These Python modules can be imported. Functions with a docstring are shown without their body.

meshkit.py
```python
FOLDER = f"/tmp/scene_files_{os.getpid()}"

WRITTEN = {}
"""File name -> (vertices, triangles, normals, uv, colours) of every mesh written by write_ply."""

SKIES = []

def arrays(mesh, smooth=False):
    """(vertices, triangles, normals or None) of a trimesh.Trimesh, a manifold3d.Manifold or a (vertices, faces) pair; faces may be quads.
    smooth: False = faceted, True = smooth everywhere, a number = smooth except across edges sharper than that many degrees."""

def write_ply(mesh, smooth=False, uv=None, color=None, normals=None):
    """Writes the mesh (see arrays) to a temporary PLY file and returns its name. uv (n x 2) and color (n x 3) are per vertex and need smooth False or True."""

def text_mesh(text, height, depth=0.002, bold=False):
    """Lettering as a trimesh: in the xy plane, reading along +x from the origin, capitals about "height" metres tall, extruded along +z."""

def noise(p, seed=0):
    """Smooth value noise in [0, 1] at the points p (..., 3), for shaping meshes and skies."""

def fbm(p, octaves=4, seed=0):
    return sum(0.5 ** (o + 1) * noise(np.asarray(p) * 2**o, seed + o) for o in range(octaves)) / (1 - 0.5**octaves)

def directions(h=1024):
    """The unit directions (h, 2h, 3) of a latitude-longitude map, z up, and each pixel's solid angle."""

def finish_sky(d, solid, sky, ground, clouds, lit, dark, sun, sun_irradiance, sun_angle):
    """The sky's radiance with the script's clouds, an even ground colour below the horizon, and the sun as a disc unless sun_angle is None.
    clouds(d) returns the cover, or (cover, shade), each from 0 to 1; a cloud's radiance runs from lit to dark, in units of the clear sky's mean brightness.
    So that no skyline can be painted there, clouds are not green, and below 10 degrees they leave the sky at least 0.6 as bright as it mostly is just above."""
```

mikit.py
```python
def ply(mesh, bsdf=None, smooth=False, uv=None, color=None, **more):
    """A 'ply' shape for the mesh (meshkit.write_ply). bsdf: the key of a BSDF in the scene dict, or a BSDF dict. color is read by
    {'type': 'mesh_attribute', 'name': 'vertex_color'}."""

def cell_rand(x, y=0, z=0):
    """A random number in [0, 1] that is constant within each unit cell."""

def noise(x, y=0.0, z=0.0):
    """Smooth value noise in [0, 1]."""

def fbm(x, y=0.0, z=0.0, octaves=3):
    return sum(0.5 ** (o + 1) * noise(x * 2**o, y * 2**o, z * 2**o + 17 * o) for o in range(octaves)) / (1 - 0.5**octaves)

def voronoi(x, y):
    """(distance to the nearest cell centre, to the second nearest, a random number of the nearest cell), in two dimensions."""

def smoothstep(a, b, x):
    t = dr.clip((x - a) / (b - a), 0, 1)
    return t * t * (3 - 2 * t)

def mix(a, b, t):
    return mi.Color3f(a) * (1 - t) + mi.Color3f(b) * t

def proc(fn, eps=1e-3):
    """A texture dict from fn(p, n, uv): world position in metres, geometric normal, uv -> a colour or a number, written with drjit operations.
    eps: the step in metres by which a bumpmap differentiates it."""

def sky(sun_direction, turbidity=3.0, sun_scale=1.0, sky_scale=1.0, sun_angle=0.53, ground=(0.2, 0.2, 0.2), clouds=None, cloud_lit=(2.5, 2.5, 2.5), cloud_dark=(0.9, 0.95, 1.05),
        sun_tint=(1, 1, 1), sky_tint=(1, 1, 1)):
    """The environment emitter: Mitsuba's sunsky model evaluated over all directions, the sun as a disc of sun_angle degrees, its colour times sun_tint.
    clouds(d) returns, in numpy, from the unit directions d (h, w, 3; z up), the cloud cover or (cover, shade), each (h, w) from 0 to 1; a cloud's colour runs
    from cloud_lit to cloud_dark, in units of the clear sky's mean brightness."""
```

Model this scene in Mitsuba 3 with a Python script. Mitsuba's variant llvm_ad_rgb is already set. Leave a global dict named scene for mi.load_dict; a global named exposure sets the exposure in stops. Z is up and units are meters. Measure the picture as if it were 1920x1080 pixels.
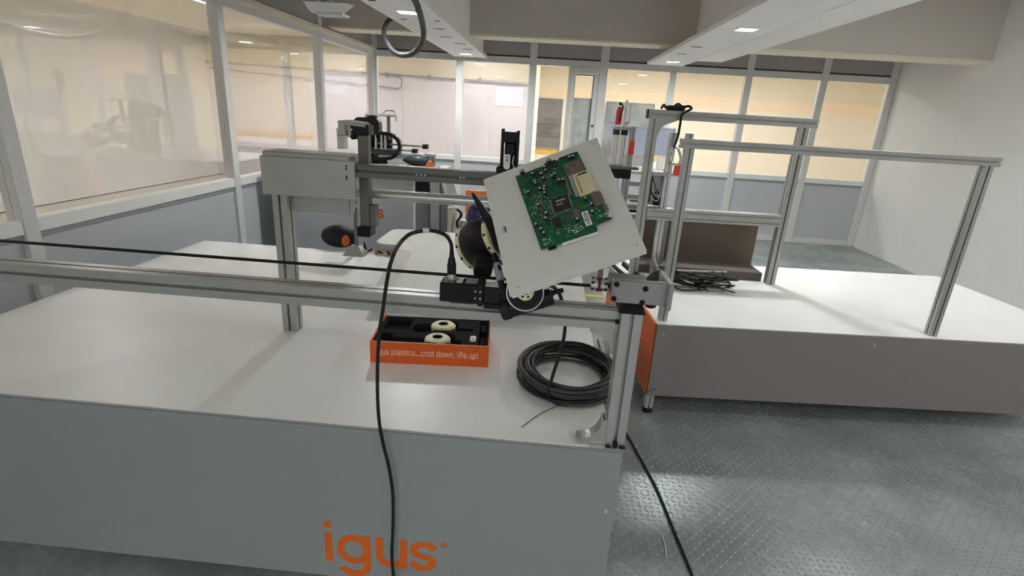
import math, random
import numpy as np, trimesh, shapely
import shapely.geometry as sg
import shapely.affinity
import mitsuba as mi, mikit, meshkit
import drjit as dr
from mitsuba import ScalarTransform4f as T4

rng = random.Random(7)
UP = 0.15                      # the survey heights below are counted from 0.15 m above the floor
exposure = 1.74
scene, labels = {}, {}

# ------------------------------------------------------------------ camera
def camera_matrix(pitch, roll, yaw, eye):
    p, r, y = (math.radians(a) for a in (pitch, roll, yaw))
    f = np.array([-math.sin(y), math.cos(y), 0]); x = np.array([math.cos(y), math.sin(y), 0]); d = np.array([0, 0, -1.0])
    f, d = f * math.cos(p) + d * math.sin(p), d * math.cos(p) - f * math.sin(p)
    x, d = x * math.cos(r) - d * math.sin(r), d * math.cos(r) + x * math.sin(r)
    return T4().look_at(origin=list(eye), target=list(np.array(eye) + f), up=list(-d))
scene['camera'] = {'type': 'perspective', 'fov': math.degrees(2 * math.atan(960 / 988.0)), 'fov_axis': 'x', 'near_clip': 0.05, 'far_clip': 100.0,
                   'to_world': camera_matrix(18.4, 3.43, 3.05, (0, 0, 1.45 + UP))}
# ------------------------------------------------------------------ light levels (the lamps themselves are built with the ceiling)
LAMP = 128.0          # square downlights in the light rafts
HALL = 12.0           # panels in the ceiling of the hall beyond the glass
FILL = 5.0          # unseen panels added to the lab ceiling as fill light

# ------------------------------------------------------------------ materials
def rgb(c): return {'type': 'rgb', 'value': [float(x) for x in c]}
def mat(name, c, rough=.5, metal=0.0, spec=.5, bump=None, **more):
    b = {'type': 'principled', 'base_color': c if isinstance(c, dict) else rgb(c), 'roughness': rough, 'metallic': metal, 'specular': spec, **more}
    if bump is not None: b = {'type': 'bumpmap', 'arbitrary': bump[0], 'scale': bump[1], 'nested_bsdf': b}
    scene['mat_' + name] = {'type': 'twosided', 'nested': b}
def f_floor(p, n, uv):
    a = mikit.fbm(p.x * 3, p.y * 3, p.z, 4); b = mikit.fbm(p.x * 40, p.y * 40, p.z + 4, 3)
    return mikit.mix((.23, .265, .268), (.38, .425, .425), mikit.smoothstep(.25, .8, .7 * a + .3 * b))
def f_lam(p, n, uv):
    a = mikit.fbm(p.x * 5, p.y * 5, p.z * 5, 3)
    return mikit.mix((.76, .77, .755), (.81, .815, .80), a)
def f_alu(p, n, uv):
    a = mikit.fbm(p.x * 9, p.y * 9, p.z * 9, 3)
    return mikit.mix((.41, .41, .40), (.49, .49, .48), a)
def f_steel(p, n, uv):
    a = mikit.fbm(p.x * 5, p.y * 5, p.z * 3, 4)
    return mikit.mix((.30, .315, .32), (.48, .50, .505), mikit.smoothstep(.25, .75, a))
def f_pcb(p, n, uv):
    a = mikit.fbm(p.x * 260, p.y * 260, p.z * 260, 2)
    t = mikit.smoothstep(.50, .62, a)
    return mikit.mix((.004, .075, .028), (.012, .125, .052), t)
mat('floor', mikit.proc(f_floor), .32, .3)
mat('worn_steel', (.32, .355, .355), .28, .35)
mat('laminate', mikit.proc(f_lam), .36, 0, .5)
mat('alu', mikit.proc(f_alu), .38, .6)
mat('alu_light', (.60, .60, .59), .3, .75)
mat('alu_dark', (.15, .145, .138), .42, .4)
mat('chrome', (.82, .82, .82), .16, 1.0)
mat('steel_sheet', mikit.proc(f_steel), .4, .35)
mat('panel_grey', (.275, .297, .308), .42)
mat('panel_pale', (.50, .52, .55), .5)
mat('panel_warm', (.23, .205, .21), .45)
mat('block_grey', (.33, .315, .33), .42, .3)
mat('orange', (.70, .135, .012), .5)
mat('orange_card', (.62, .095, .008), .55)
mat('orange_logo', (.72, .13, .006), .5)
mat('tag_red', (.85, .09, .03), .55)
mat('red', (.62, .02, .03), .4)
mat('maroon', (.16, .008, .025), .4)
mat('black', (.005, .005, .007), .38, 0, .3)
mat('black_soft', (.009, .009, .012), .55, 0, .3)
mat('foam', (.018, .018, .021), .95, 0, .2)
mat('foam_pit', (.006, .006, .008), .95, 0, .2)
mat('cable', (.009, .010, .010), .42, 0, .35)
mat('cable_grey', (.04, .043, .045), .48)
mat('navy', (.012, .018, .11), .35)
mat('cream', (.80, .76, .50), .45)
mat('board_shaded', (.52, .52, .475), .5)  # off-white board, its colour darkened for the shadow it lies in
mat('board_white', (.66, .67, .635), .5)
mat('white', (.80, .80, .79), .45)
mat('white_matt', (.78, .77, .75), .8)
mat('pcb', mikit.proc(f_pcb), .35)
mat('chip', (.018, .018, .020), .45)
mat('socket_cream', (.66, .60, .40), .4, .1)
mat('socket_brown', (.20, .17, .145), .35, .5)
mat('silver', (.72, .71, .70), .28, .8)
mat('gold', (.60, .45, .15), .35, .6)
mat('silk', (.60, .68, .60), .6)
mat('print_dark', (.05, .05, .05), .7)
mat('print_pale', (.80, .62, .50), .7)
mat('yellow', (.72, .70, .10), .55)
mat('amber', (.75, .42, .03), .5)
mat('ceiling', (.58, .535, .49), .9)
mat('raft', (.80, .78, .76), .6)
mat('frame_white', (.66, .66, .65), .45)
mat('greige', (.36, .34, .345), .8)
mat('cornice', (.74, .66, .55), .7)
mat('wall_pink', (.73, .69, .725), .85)
mat('shade_strip', (.43, .415, .375), .5)  # tone of the shadow stripe along the base board
mat('wall_cream', (.72, .67, .55), .85)
mat('wall_tan', (.78, .65, .48), .85)
mat('wall_white', (.74, .73, .71), .85)
mat('shutter', (.15, .145, .15), .6)
mat('frosted', (.56, .585, .57), .5)
mat('hall_floor', (.55, .52, .46), .3)
mat('whiteboard', (.56, .60, .76), .35)
mat('paper', (.76, .78, .88), .7)
mat('brown', (.30, .18, .08), .8)
mat('umber', (.13, .10, .075), .8)
mat('dark_room', (.10, .085, .075), .8)
mat('pale_plastic', (.66, .66, .61), .5)
mat('grey_plastic', (.28, .30, .31), .55)
mat('teal_dark', (.04, .065, .065), .35)
scene['mat_glass'] = {'type': 'thindielectric', 'int_ior': 1.5}

# ------------------------------------------------------------------ mesh helpers
def cat(*ms):
    out = []
    for m in ms: out += list(m) if isinstance(m, (list, tuple)) else [m]
    return trimesh.util.concatenate(out)
def bb(sx, sy, sz, b=.002):
    b = min(b, .3 * min(sx, sy, sz)); p = []
    for i in (-1, 1):
        for j in (-1, 1):
            for k in (-1, 1):
                x, y, z = i * sx / 2, j * sy / 2, k * sz / 2
                p += [(x - i * b, y - j * b, z), (x - i * b, y, z - k * b), (x, y - j * b, z - k * b)]
    return trimesh.convex.convex_hull(np.array(p))
def mm(x0, x1, y0, y1, z0, z1, b=.002):
    m = bb(abs(x1 - x0), abs(y1 - y0), abs(z1 - z0), b); m.apply_translation([(x0 + x1) / 2, (y0 + y1) / 2, (z0 + z1) / 2]); return m
def frame(o, x, y, z):
    m = np.eye(4); m[:3, 0], m[:3, 1], m[:3, 2], m[:3, 3] = x, y, z, o; return m
def unit(v): v = np.asarray(v, float); return v / np.linalg.norm(v)
def axes(d, up=(0, 0, 1)):
    z = unit(d); up = np.asarray(up, float)
    if abs(z @ unit(up)) > .98: up = np.array([0, 1.0, 0]) if abs(z[1]) < .9 else np.array([1.0, 0, 0])
    x = unit(np.cross(up, z)); return x, np.cross(z, x), z
def moved(m, M): m = m.copy(); m.apply_transform(M); return m
def at_frame(m, o, d, up=(0, 0, 1)): x, y, z = axes(d, up); return moved(m, frame(o, x, y, z))
def lathe(prof, n=28):
    return trimesh.creation.revolve(np.array(prof, float), sections=n)
def cyl(p0, p1, r, r2=None, n=24, ch=.0):
    p0, p1 = np.asarray(p0, float), np.asarray(p1, float); h = np.linalg.norm(p1 - p0); r2 = r if r2 is None else r2
    prof = [(0, 0), (r, 0), (r2, h), (0, h)] if ch <= 0 else [(0, 0), (r - ch, 0), (r, ch), (r2, h - ch), (r2 - ch, h), (0, h)]
    return at_frame(lathe(prof, n), p0, p1 - p0)
def extr(poly, h, M=None):
    ps = list(getattr(poly, 'geoms', [poly])); m = cat([trimesh.creation.extrude_polygon(p, h, engine='earcut') for p in ps])
    return moved(m, M) if M is not None else m
def profile(w, h, mod):
    p = sg.box(-w / 2, -h / 2, w / 2, h / 2).buffer(-.0015).buffer(.0015, quad_segs=2)
    s, d, T = .17 * mod, .26 * mod, .33 * mod
    for sx in (-1, 1):
        for k in range(max(1, round(h / mod))):
            c = -h / 2 + h * (k + .5) / max(1, round(h / mod)); e = sx * w / 2
            p = p.difference(sg.box(min(e, e - sx * d), c - s / 2, max(e, e - sx * d), c + s / 2)).difference(sg.box(*sorted((e - sx * .1 * mod, e - sx * d))[:1], c - T / 2, sorted((e - sx * .1 * mod, e - sx * d))[1], c + T / 2))
    for sy in (-1, 1):
        for k in range(max(1, round(w / mod))):
            c = -w / 2 + w * (k + .5) / max(1, round(w / mod)); e = sy * h / 2
            lo, hi = sorted((e, e - sy * d)); p = p.difference(sg.box(c - s / 2, lo, c + s / 2, hi))
            lo, hi = sorted((e - sy * .1 * mod, e - sy * d)); p = p.difference(sg.box(c - T / 2, lo, c + T / 2, hi))
    return p
def bar(p0, p1, w, h, mod=None, up=(0, 0, 1)):
    p0, p1 = np.asarray(p0, float), np.asarray(p1, float)
    return at_frame(extr(profile(w, h, mod or min(w, h)), np.linalg.norm(p1 - p0)), p0, p1 - p0, up)
def cr(pts, n=8):
    p = np.asarray(pts, float); p = np.vstack([2 * p[0] - p[1], p, 2 * p[-1] - p[-2]]); out = []
    for i in range(1, len(p) - 2):
        for t in np.arange(n) / n:
            a, b, c, d = p[i - 1:i + 3]
            out.append(.5 * (2 * b + (c - a) * t + (2 * a - 5 * b + 4 * c - d) * t * t + (3 * b - a - 3 * c + d) * t ** 3))
    return np.array(out + [p[-2]])
def tube(pts, r, sides=10):
    p = np.asarray(pts, float); r = np.broadcast_to(r, (len(p),)); t = np.gradient(p, axis=0); t /= np.linalg.norm(t, axis=1, keepdims=True) + 1e-12
    x = axes(t[0])[0]; rows = []
    for i in range(len(p)):
        x = unit(x - t[i] * (x @ t[i])); y = np.cross(t[i], x); a = np.arange(sides) * 2 * np.pi / sides
        rows.append(p[i] + r[i] * (np.cos(a)[:, None] * x + np.sin(a)[:, None] * y))
    v = np.vstack(rows + [p[:1], p[-1:]]); f = []; n = len(p)
    for i in range(n - 1):
        for j in range(sides):
            a, b, c, d = i * sides + j, i * sides + (j + 1) % sides, (i + 1) * sides + (j + 1) % sides, (i + 1) * sides + j
            f += [(a, b, c), (a, c, d)]
    for j in range(sides):
        f += [(n * sides, (j + 1) % sides, j), (n * sides + 1, (n - 1) * sides + j, (n - 1) * sides + (j + 1) % sides)]
    return trimesh.Trimesh(v, np.array(f), process=False)
def text(s, cap, M, depth=.0012, bold=False):
    return moved(meshkit.text_mesh(s, cap, depth, bold), M)
def facing(o):                     # a plane that looks towards -Y, x to the right, y up
    return frame(o, (1, 0, 0), (0, 0, 1), (0, -1, 0))
def hull(pts): return trimesh.convex.convex_hull(np.asarray(pts, float))
def sphere(c, r, n=2):
    m = trimesh.creation.icosphere(n, 1.0); m.apply_scale(r if np.ndim(r) == 0 else list(r)); m.apply_translation(c); return m

def numbered(key):
    if key not in scene and key not in labels: return key
    k = 1
    while f'{key}_{k:03d}' in scene or f'{key}_{k:03d}' in labels: k += 1
    return f'{key}_{k:03d}'
def obj(name, mesh, m, parent=None, smooth=False, label=None, **more):
    key = numbered((parent + '__' if parent else '') + name)
    mesh = mesh.copy(); mesh.apply_translation([0, 0, UP])
    scene[key] = mikit.ply(mesh, 'mat_' + m, smooth=smooth, **more)
    if label: labels[key] = {'label': label}
    return key
def thing(name, label, category, group=None):
    key = numbered(name); labels[key] = {'label': label, 'category': category}
    if group: labels[key]['group'] = group
    return key
def solo(name, mesh, m, label, category, group=None, smooth=False):
    key = obj(name, mesh, m, None, smooth); labels[key] = {'label': label, 'category': category}
    if group: labels[key]['group'] = group
    return key
def struct(name, mesh, m, parent=None, smooth=False):
    key = obj(name, mesh, m, parent, smooth)
    if parent is None: labels[key] = {'label': name.replace('_', ' '), 'kind': 'structure'}
    return key
def stuff(key): labels.setdefault(key, {})['kind'] = 'stuff'
def holder(name): labels[name] = {'label': name.replace('_', ' '), 'kind': 'structure'}; return name
def bolt_mesh(o, d, r, h, n=14):
    m = lathe([(0, 0), (r, 0), (r, h * .65), (r * .8, h), (r * .45, h), (r * .45, h * .45), (0, h * .45)], n); return at_frame(m, o, d)

# ================================================================== THE ROOM
FL = -UP
CEIL, YG, XL, XR, YB = 2.9, 8.0, -2.62, 4.6, -3.2
struct('floor', mm(XL, XR, YB, YG, FL - .05, FL, 0), 'floor')
lug = lathe([(1, 0), (.72, .7), (0, 1)], 8)
ls, rows = [], []
for i in range(int(4.1 / .0265)):
    for j in range(int(3.1 / .0265)):
        x, y = .30 + i * .0265, .55 + j * .0265
        if (x < .33 and y > 1.36): continue
        a = math.pi / 4 * (1 if (i + j) % 2 else -1)
        rows.append((x, y, a))
v0 = lug.vertices * [.0120, .0042, .0032]
V = np.vstack([np.stack([v0[:, 0] * math.cos(a) - v0[:, 1] * math.sin(a) + x, v0[:, 0] * math.sin(a) + v0[:, 1] * math.cos(a) + y, v0[:, 2] + FL], 1) for x, y, a in rows])
Fc = (lug.faces[None] + (np.arange(len(rows)) * len(v0))[:, None, None]).reshape(-1, 3)
k = obj('tread_lug', trimesh.Trimesh(V, Fc, process=False), 'worn_steel', 'floor', 30); stuff(k); labels[k]['label'] = 'raised lozenge tread of the metal floor plate'

struct('ceiling', mm(XL - .1, XR, YB, YG + .1, CEIL, CEIL + .1, 0), 'ceiling')
k = obj('bulkhead', mm(XL, XR, 6.4, 6.72, 2.262, CEIL, 0), 'ceiling', 'ceiling')
obj('bulkhead_edge', mm(XL, XR, 6.39, 6.73, 2.236, 2.262, .004), 'cornice', 'ceiling')

# rafts: white boards with square downlights, hung under boxed ducts
def lamp(o, w, L, parent, name='downlight', frame_m='frame_white'):
    x, y, z = o
    ring = extr(sg.box(-w / 2 - .012, -w / 2 - .012, w / 2 + .012, w / 2 + .012).difference(sg.box(-w / 2, -w / 2, w / 2, w / 2)), .006, frame((x, y, z - .006), (1, 0, 0), (0, 1, 0), (0, 0, 1)))
    d = obj(name, ring, frame_m, parent)
    q = trimesh.Trimesh([(x - w / 2, y - w / 2, z - .003), (x + w / 2, y - w / 2, z - .003), (x + w / 2, y + w / 2, z - .003), (x - w / 2, y + w / 2, z - .003)], [(0, 2, 1), (0, 3, 2)], process=False)
    e = obj('diffuser', q, 'white', d); scene[e]['emitter'] = {'type': 'area', 'radiance': rgb(L)}
    return d
WARM = np.array((.985, 1.0, .985))
def raft(x0, x1, y0, y1, label, ys, slots):
    t = thing('light_raft', label, 'ceiling light')
    obj('board', mm(x0, x1, y0, y1, 2.13, 2.15, .002), 'raft', t)
    obj('edge_trim', cat(mm(x1 - .004, x1 + .012, y0, y1, 2.125, 2.165, .002), mm(x0 - .012, x0 + .004, y0, y1, 2.125, 2.165, .002)), 'white', t)
    obj('duct', mm(x0 + (.03 if x0 < 0 else .32), x1 - .03 + (0 if x0 < 0 else .5), y0, y1 - .1, 2.19, CEIL, .002), 'raft', t)
    for y in ys: lamp(((x0 + x1) / 2, y, 2.13), .13, WARM * LAMP, t)
    for (x, y, l) in slots: obj('slot', mm(x - l / 2, x + l / 2, y - .006, y + .006, 2.126, 2.1305, .001), 'print_dark', t)
    for y in np.arange(y0 + .4, y1, 1.6): obj('hanger', cyl(((x0 + x1) / 2, y, 2.14), ((x0 + x1) / 2, y, 2.2), .01, n=10), 'silver', t)
    return t
LY = (-1.85, 4.4, 7.3)
raft(-1.37, -.95, YB + .3, 7.72, 'white ceiling light raft with square downlights, running back above the grey hose ring', LY,
     [(-1.30, 4.0, .05), (-1.28, 4.75, .05), (-1.0, 4.75, .035), (-1.08, 5.2, .10), (-1.12, 5.75, .12), (-1.06, 6.25, .14), (-1.05, 6.75, .12)])
raft(1.17, 1.59, YB + .3, 7.4, 'white ceiling light raft at upper right, cut by the edge of the view', (-1.85, 4.4, 6.9), [(1.3, 5.5, .1), (1.3, 6.1, .1)])
# flat panels out of view, added to the ceiling to fill the room with light
for (x, y, where) in [(-.2, -1.6, 'between the two light rafts behind the viewer'), (3.0, -1.2, 'right of the right raft behind the viewer'), (3.0, 1.6, 'right of the right raft beside the viewer'), (3.0, 4.2, 'above the right bench')]:
    t = thing('ceiling_panel_lamp', 'unseen square fill lamp added in the grey ceiling ' + where, 'ceiling light', 'added fill lamps of the lab')
    lamp((x, y, CEIL), .6, WARM * FILL, t, 'lamp_frame')

# glass partition at the back
def glazed(wall, posts, along, fixed, zs, solid_to, door=None):
    """posts: positions along the axis; along 'x' (plane y = fixed) or 'y' (plane x = fixed)"""
    def bx(a0, a1, z0, z1, t, b=.003, off=0.0):
        return mm(a0, a1, fixed + off - t / 2, fixed + off + t / 2, z0, z1, b) if along == 'x' else mm(fixed + off - t / 2, fixed + off + t / 2, a0, a1, z0, z1, b)
    a0, a1 = posts[0][0], posts[-1][0]
    z_low, z_rail, z_head, z_top = zs
    obj('header', bx(a0, a1, z_head, z_top, .07), 'frame_white', wall)
    obj('header_shadow_gap', bx(a0, a1, z_top, z_top + .022, .05), 'print_dark', wall)
    obj('upper_panel', bx(a0, a1, z_top + .022, solid_to, .05, 0), 'greige', wall)
    for (p, w) in posts: obj('mullion', bx(p - w / 2, p + w / 2, FL, solid_to - .02, .085), 'frame_white', wall)
    for i, ((p, w), (q, w2)) in enumerate(zip(posts[:-1], posts[1:])):
        l, r = p + w / 2, q - w2 / 2
        if door == i: continue
        obj('rail', bx(l, r, z_rail - .07, z_rail, .075), 'white', wall)
        obj('rail_groove', bx(l, r, z_rail - .10, z_rail - .07, .05), 'grey_plastic', wall)
        obj('lower_panel', bx(l, r, FL + .08, z_rail - .10, .03, 0), 'panel_pale', wall)
        obj('skirting', bx(l, r, FL, FL + .08, .06), 'frame_white', wall)
        obj('pane', bx(l, r, z_rail, z_head, .003, 0), 'glass', wall)
w = holder('wall_back')
P = [(-2.58, .08), (-1.35, .10), (-.315, .10), (.672, .11), (1.625, .09), (2.65, .09), (3.65, .09), (4.55, .09)]
glazed(w, P, 'x', YG, (FL, .80, 2.10, 2.185), CEIL, door=2)
# the door bay: fixed sidelight and door leaf
obj('sidelight_pane', mm(-.265, .19, YG - .002, YG + .002, FL + .08, 2.10, 0), 'glass', w)
obj('door_post', mm(.19, .255, YG - .04, YG + .04, FL, 2.10), 'frame_white', w)
d1 = 'door_1'; holder(d1)
obj('frame_top', mm(.255, .62, YG - .045, YG + .045, 2.015, 2.10), 'frame_white', d1)
obj('stile', mm(.262, .292, YG - .03, YG + .03, FL + .01, 2.01), 'frame_white', d1)
obj('stile', mm(.545, .615, YG - .03, YG + .03, FL + .01, 2.01), 'frame_white', d1)
obj('seal', cat(mm(.538, .546, YG - .034, YG + .034, FL + .02, 2.0, 0), mm(.29, .546, YG - .034, YG - .03, 1.995, 2.008, 0)), 'print_dark', d1)
obj('bottom_rail', mm(.292, .545, YG - .03, YG + .03, FL + .01, FL + .2), 'frame_white', d1)
obj('pane', mm(.292, .538, YG - .002, YG + .002, FL + .2, 2.01, 0), 'glass', d1)
obj('frosted_film', mm(.292, .538, YG + .004, YG + .007, FL + .2, 1.70, 0), 'frosted', d1)
obj('lock', cyl((.585, YG - .03, 1.33), (.585, YG - .042, 1.33), .016), 'black', d1)
# left and right walls, wall behind the camera
w = holder('wall_left')
glazed(w, [(YB, .08), (-1.3, .08), (.6, .08), (2.45, .08), (4.3, .08), (6.15, .08), (7.96, .08)], 'y', XL, (FL, .80, 2.10, 2.185), CEIL)
obj('cornice', mm(XL + .03, XL + .06, YB, 7.95, 2.17, 2.215, .003), 'cornice', w)
struct('wall_right', mm(XR, XR + .1, YB, YG, FL, CEIL, 0), 'wall_white')
struct('wall_front', mm(XL, XR, YB - .1, YB, FL, CEIL, 0), 'wall_white')

# hall beyond the glass
struct('floor_hall', mm(-7, 8, YG + .06, 14.2, FL - .06, FL - .01, 0), 'hall_floor')
struct('floor_side_hall', mm(-7, XL - .06, YB, YG + .06, FL - .06, FL - .01, 0), 'hall_floor')
struct('ceiling_hall', mm(-7, 8, YG + .1, 14.2, 2.62, 2.7, 0), 'wall_cream')
struct('ceiling_side_hall', mm(-7, XL - .1, YB, YG + .1, 2.62, 2.7, 0), 'wall_cream')
w = holder('wall_hall')
obj('plaster', mm(-7, -.36, 11.0, 11.1, FL, 2.02, 0), 'wall_pink', w)
obj('upper_band', mm(-7, -.36, 10.985, 11.1, 2.02, 2.62, 0), 'wall_cream', w)
for (x0, x1, z0, z1) in [(-2.98, -1.32, .2, 1.76), (-1.22, -.45, .2, 1.72), (-4.9, -3.12, .2, 1.76)]: obj('panel', mm(x0, x1, 10.985, 11.0, z0, z1, .004), 'wall_pink', w)
obj('return', mm(-.42, -.36, 11.1, 14.0, FL, 2.62, 0), 'wall_cream', w)
ht = thing('conduit', 'thin grey conduit running along the pink hall wall behind the glass', 'conduit')
obj('pipe', tube(cr([(-7, 10.95, 2.06), (-3.5, 10.95, 2.03), (-2, 10.95, 2.0), (-.4, 10.95, 1.975)], 4), .012, 8), 'grey_plastic', ht)
obj('drop', tube(cr([(-3.4, 10.94, 2.02), (-3.05, 10.94, 1.98), (-3.0, 10.94, 1.85), (-3.08, 10.94, 1.77), (-3.6, 10.94, 1.80), (-6.9, 10.94, 1.95)], 6), .012, 8), 'grey_plastic', ht)
for x in (-3.3, -2.45, -1.45): obj('clip', mm(x - .015, x + .015, 10.93, 10.985, 1.97, 2.06, .002), 'grey_plastic', ht)
struct('wall_end', mm(-.5, 8, 14.0, 14.1, FL, 2.62, 0), 'wall_cream')
obj('tan_band', mm(-.36, 8, 13.985, 14.0, 1.83, 2.11, 0), 'wall_tan', 'wall_end')
obj('kerb', mm(-.36, 3, 13.9, 14.0, .30, .50, .004), 'white', 'wall_end')
obj('yellow_rail', mm(-.36, 3, 13.86, 13.93, .50, .585, .004), 'amber', 'wall_end')
struct('wall_side_hall', mm(-7.1, -7, YB, 11, FL, 2.62, 0), 'wall_white')
struct('wall_hall_right', mm(8, 8.1, YG, 14.1, FL, 2.62, 0), 'wall_white')
struct('wall_side_hall_front', mm(-7, XL - .1, YB - .1, YB, FL, 2.62, 0), 'wall_white')
struct('wall_return', mm(XR, 8, YG, YG + .1, FL, 2.62, 0), 'wall_white')
t = thing('roller_shutter', 'dark grey ribbed roller shutter in the hall seen through the sidelight', 'shutter')
obj('back_sheet', mm(-.355, .25, 13.962, 13.97, .655, 1.83, 0), 'black_soft', t)
for i in range(22): obj('slat', mm(-.355, .25, 13.935, 13.962, .655 + i * .0532, .655 + i * .0532 + .0522, .004), 'shutter', t)
obj('guide', mm(.25, .29, 13.92, 13.98, .5, 1.83, .003), 'frame_white', t)
solo('notice', mm(-1.135, -.585, 10.972, 10.984, 1.56, 1.915, .001), 'paper', 'blank pale notice sheet on the pink hall wall', 'notice')
for (x, y, where) in [(-1.35, 10.0, 'above the blank notice on the pink wall'), (-4.2, 9.6, 'at the far left end of the pink wall'), (.9, 12.2, 'in front of the roller shutter'), (2.6, 12.2, 'to the right of the roller shutter'),
                      (4.4, 12.0, 'beyond the right hand panes'), (6.2, 11.0, 'at the far right end of the hall'), (.4, 9.4, 'just behind the glass door'), (2.8, 9.6, 'right of the steel cabinet')]:
    t = thing('hall_lamp', 'square ceiling lamp in the hall ' + where, 'ceiling light', 'ceiling lamps of the hall')
    lamp((x, y, 2.62), .30, np.array((1, .985, .98)) * HALL * (3.4 if x > 0 else 2.1), t, 'lamp_frame')
for (x, y, where) in [(-4.6, -1, 'behind the viewer'), (-4.6, 2, 'nearest the viewer'), (-4.6, 5, 'second from the corner pillar'), (-4.6, 7.6, 'nearest the corner pillar')]:
    t = thing('side_hall_lamp', 'square ceiling lamp beyond the left glass wall, ' + where, 'ceiling light', 'lamps of the side hall')
    lamp((x, y, 2.62), .45, np.array((1, .98, .96)) * HALL * .7, t, 'lamp_frame')
# steel cabinet and whiteboard behind the right pane
t = thing('steel_cabinet', 'grey brushed steel cabinet behind the right pane, left of the whiteboard', 'cabinet')
obj('carcass', mm(.80, 1.52, 8.45, 9.0, FL, 1.69, .004), 'steel_sheet', t)
for x0 in (.81, 1.165): obj('door', mm(x0, x0 + .345, 8.43, 8.45, FL + .06, 1.67, .004), 'steel_sheet', t)
for x0 in (1.14, 1.18): obj('handle', mm(x0 - .006, x0 + .006, 8.40, 8.43, .75, .9, .002), 'chrome', t)
t = thing('whiteboard', 'bluish white board on a stand behind the upright posts at right', 'whiteboard')
obj('sheet', mm(.885, 1.43, 6.5, 6.515, 1.075, 1.365, .002), 'whiteboard', t)
obj('rim', extr(sg.box(.87, 1.06, 1.445, 1.38).difference(sg.box(.885, 1.075, 1.43, 1.365)), .03, facing((0, 6.52, 0))), 'frame_white', t)
for x in (.92, 1.40): obj('leg', mm(x - .015, x + .015, 6.52, 6.55, FL, 1.1, .003), 'alu', t)
t = thing('fire_extinguisher', 'red fire extinguisher hanging in front of the grey steel cabinet', 'fire extinguisher')
obj('cylinder', moved(lathe([(0, 0), (.032, 0), (.036, .01), (.036, .15), (.026, .18), (.012, .2), (0, .2)], 20), frame((.775, 6.5, 1.385), (1, 0, 0), (0, 1, 0), (0, 0, 1))), 'red', t, 40)
obj('valve', mm(.76, .79, 6.47, 6.53, 1.6, 1.63, .004), 'black', t)
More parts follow.
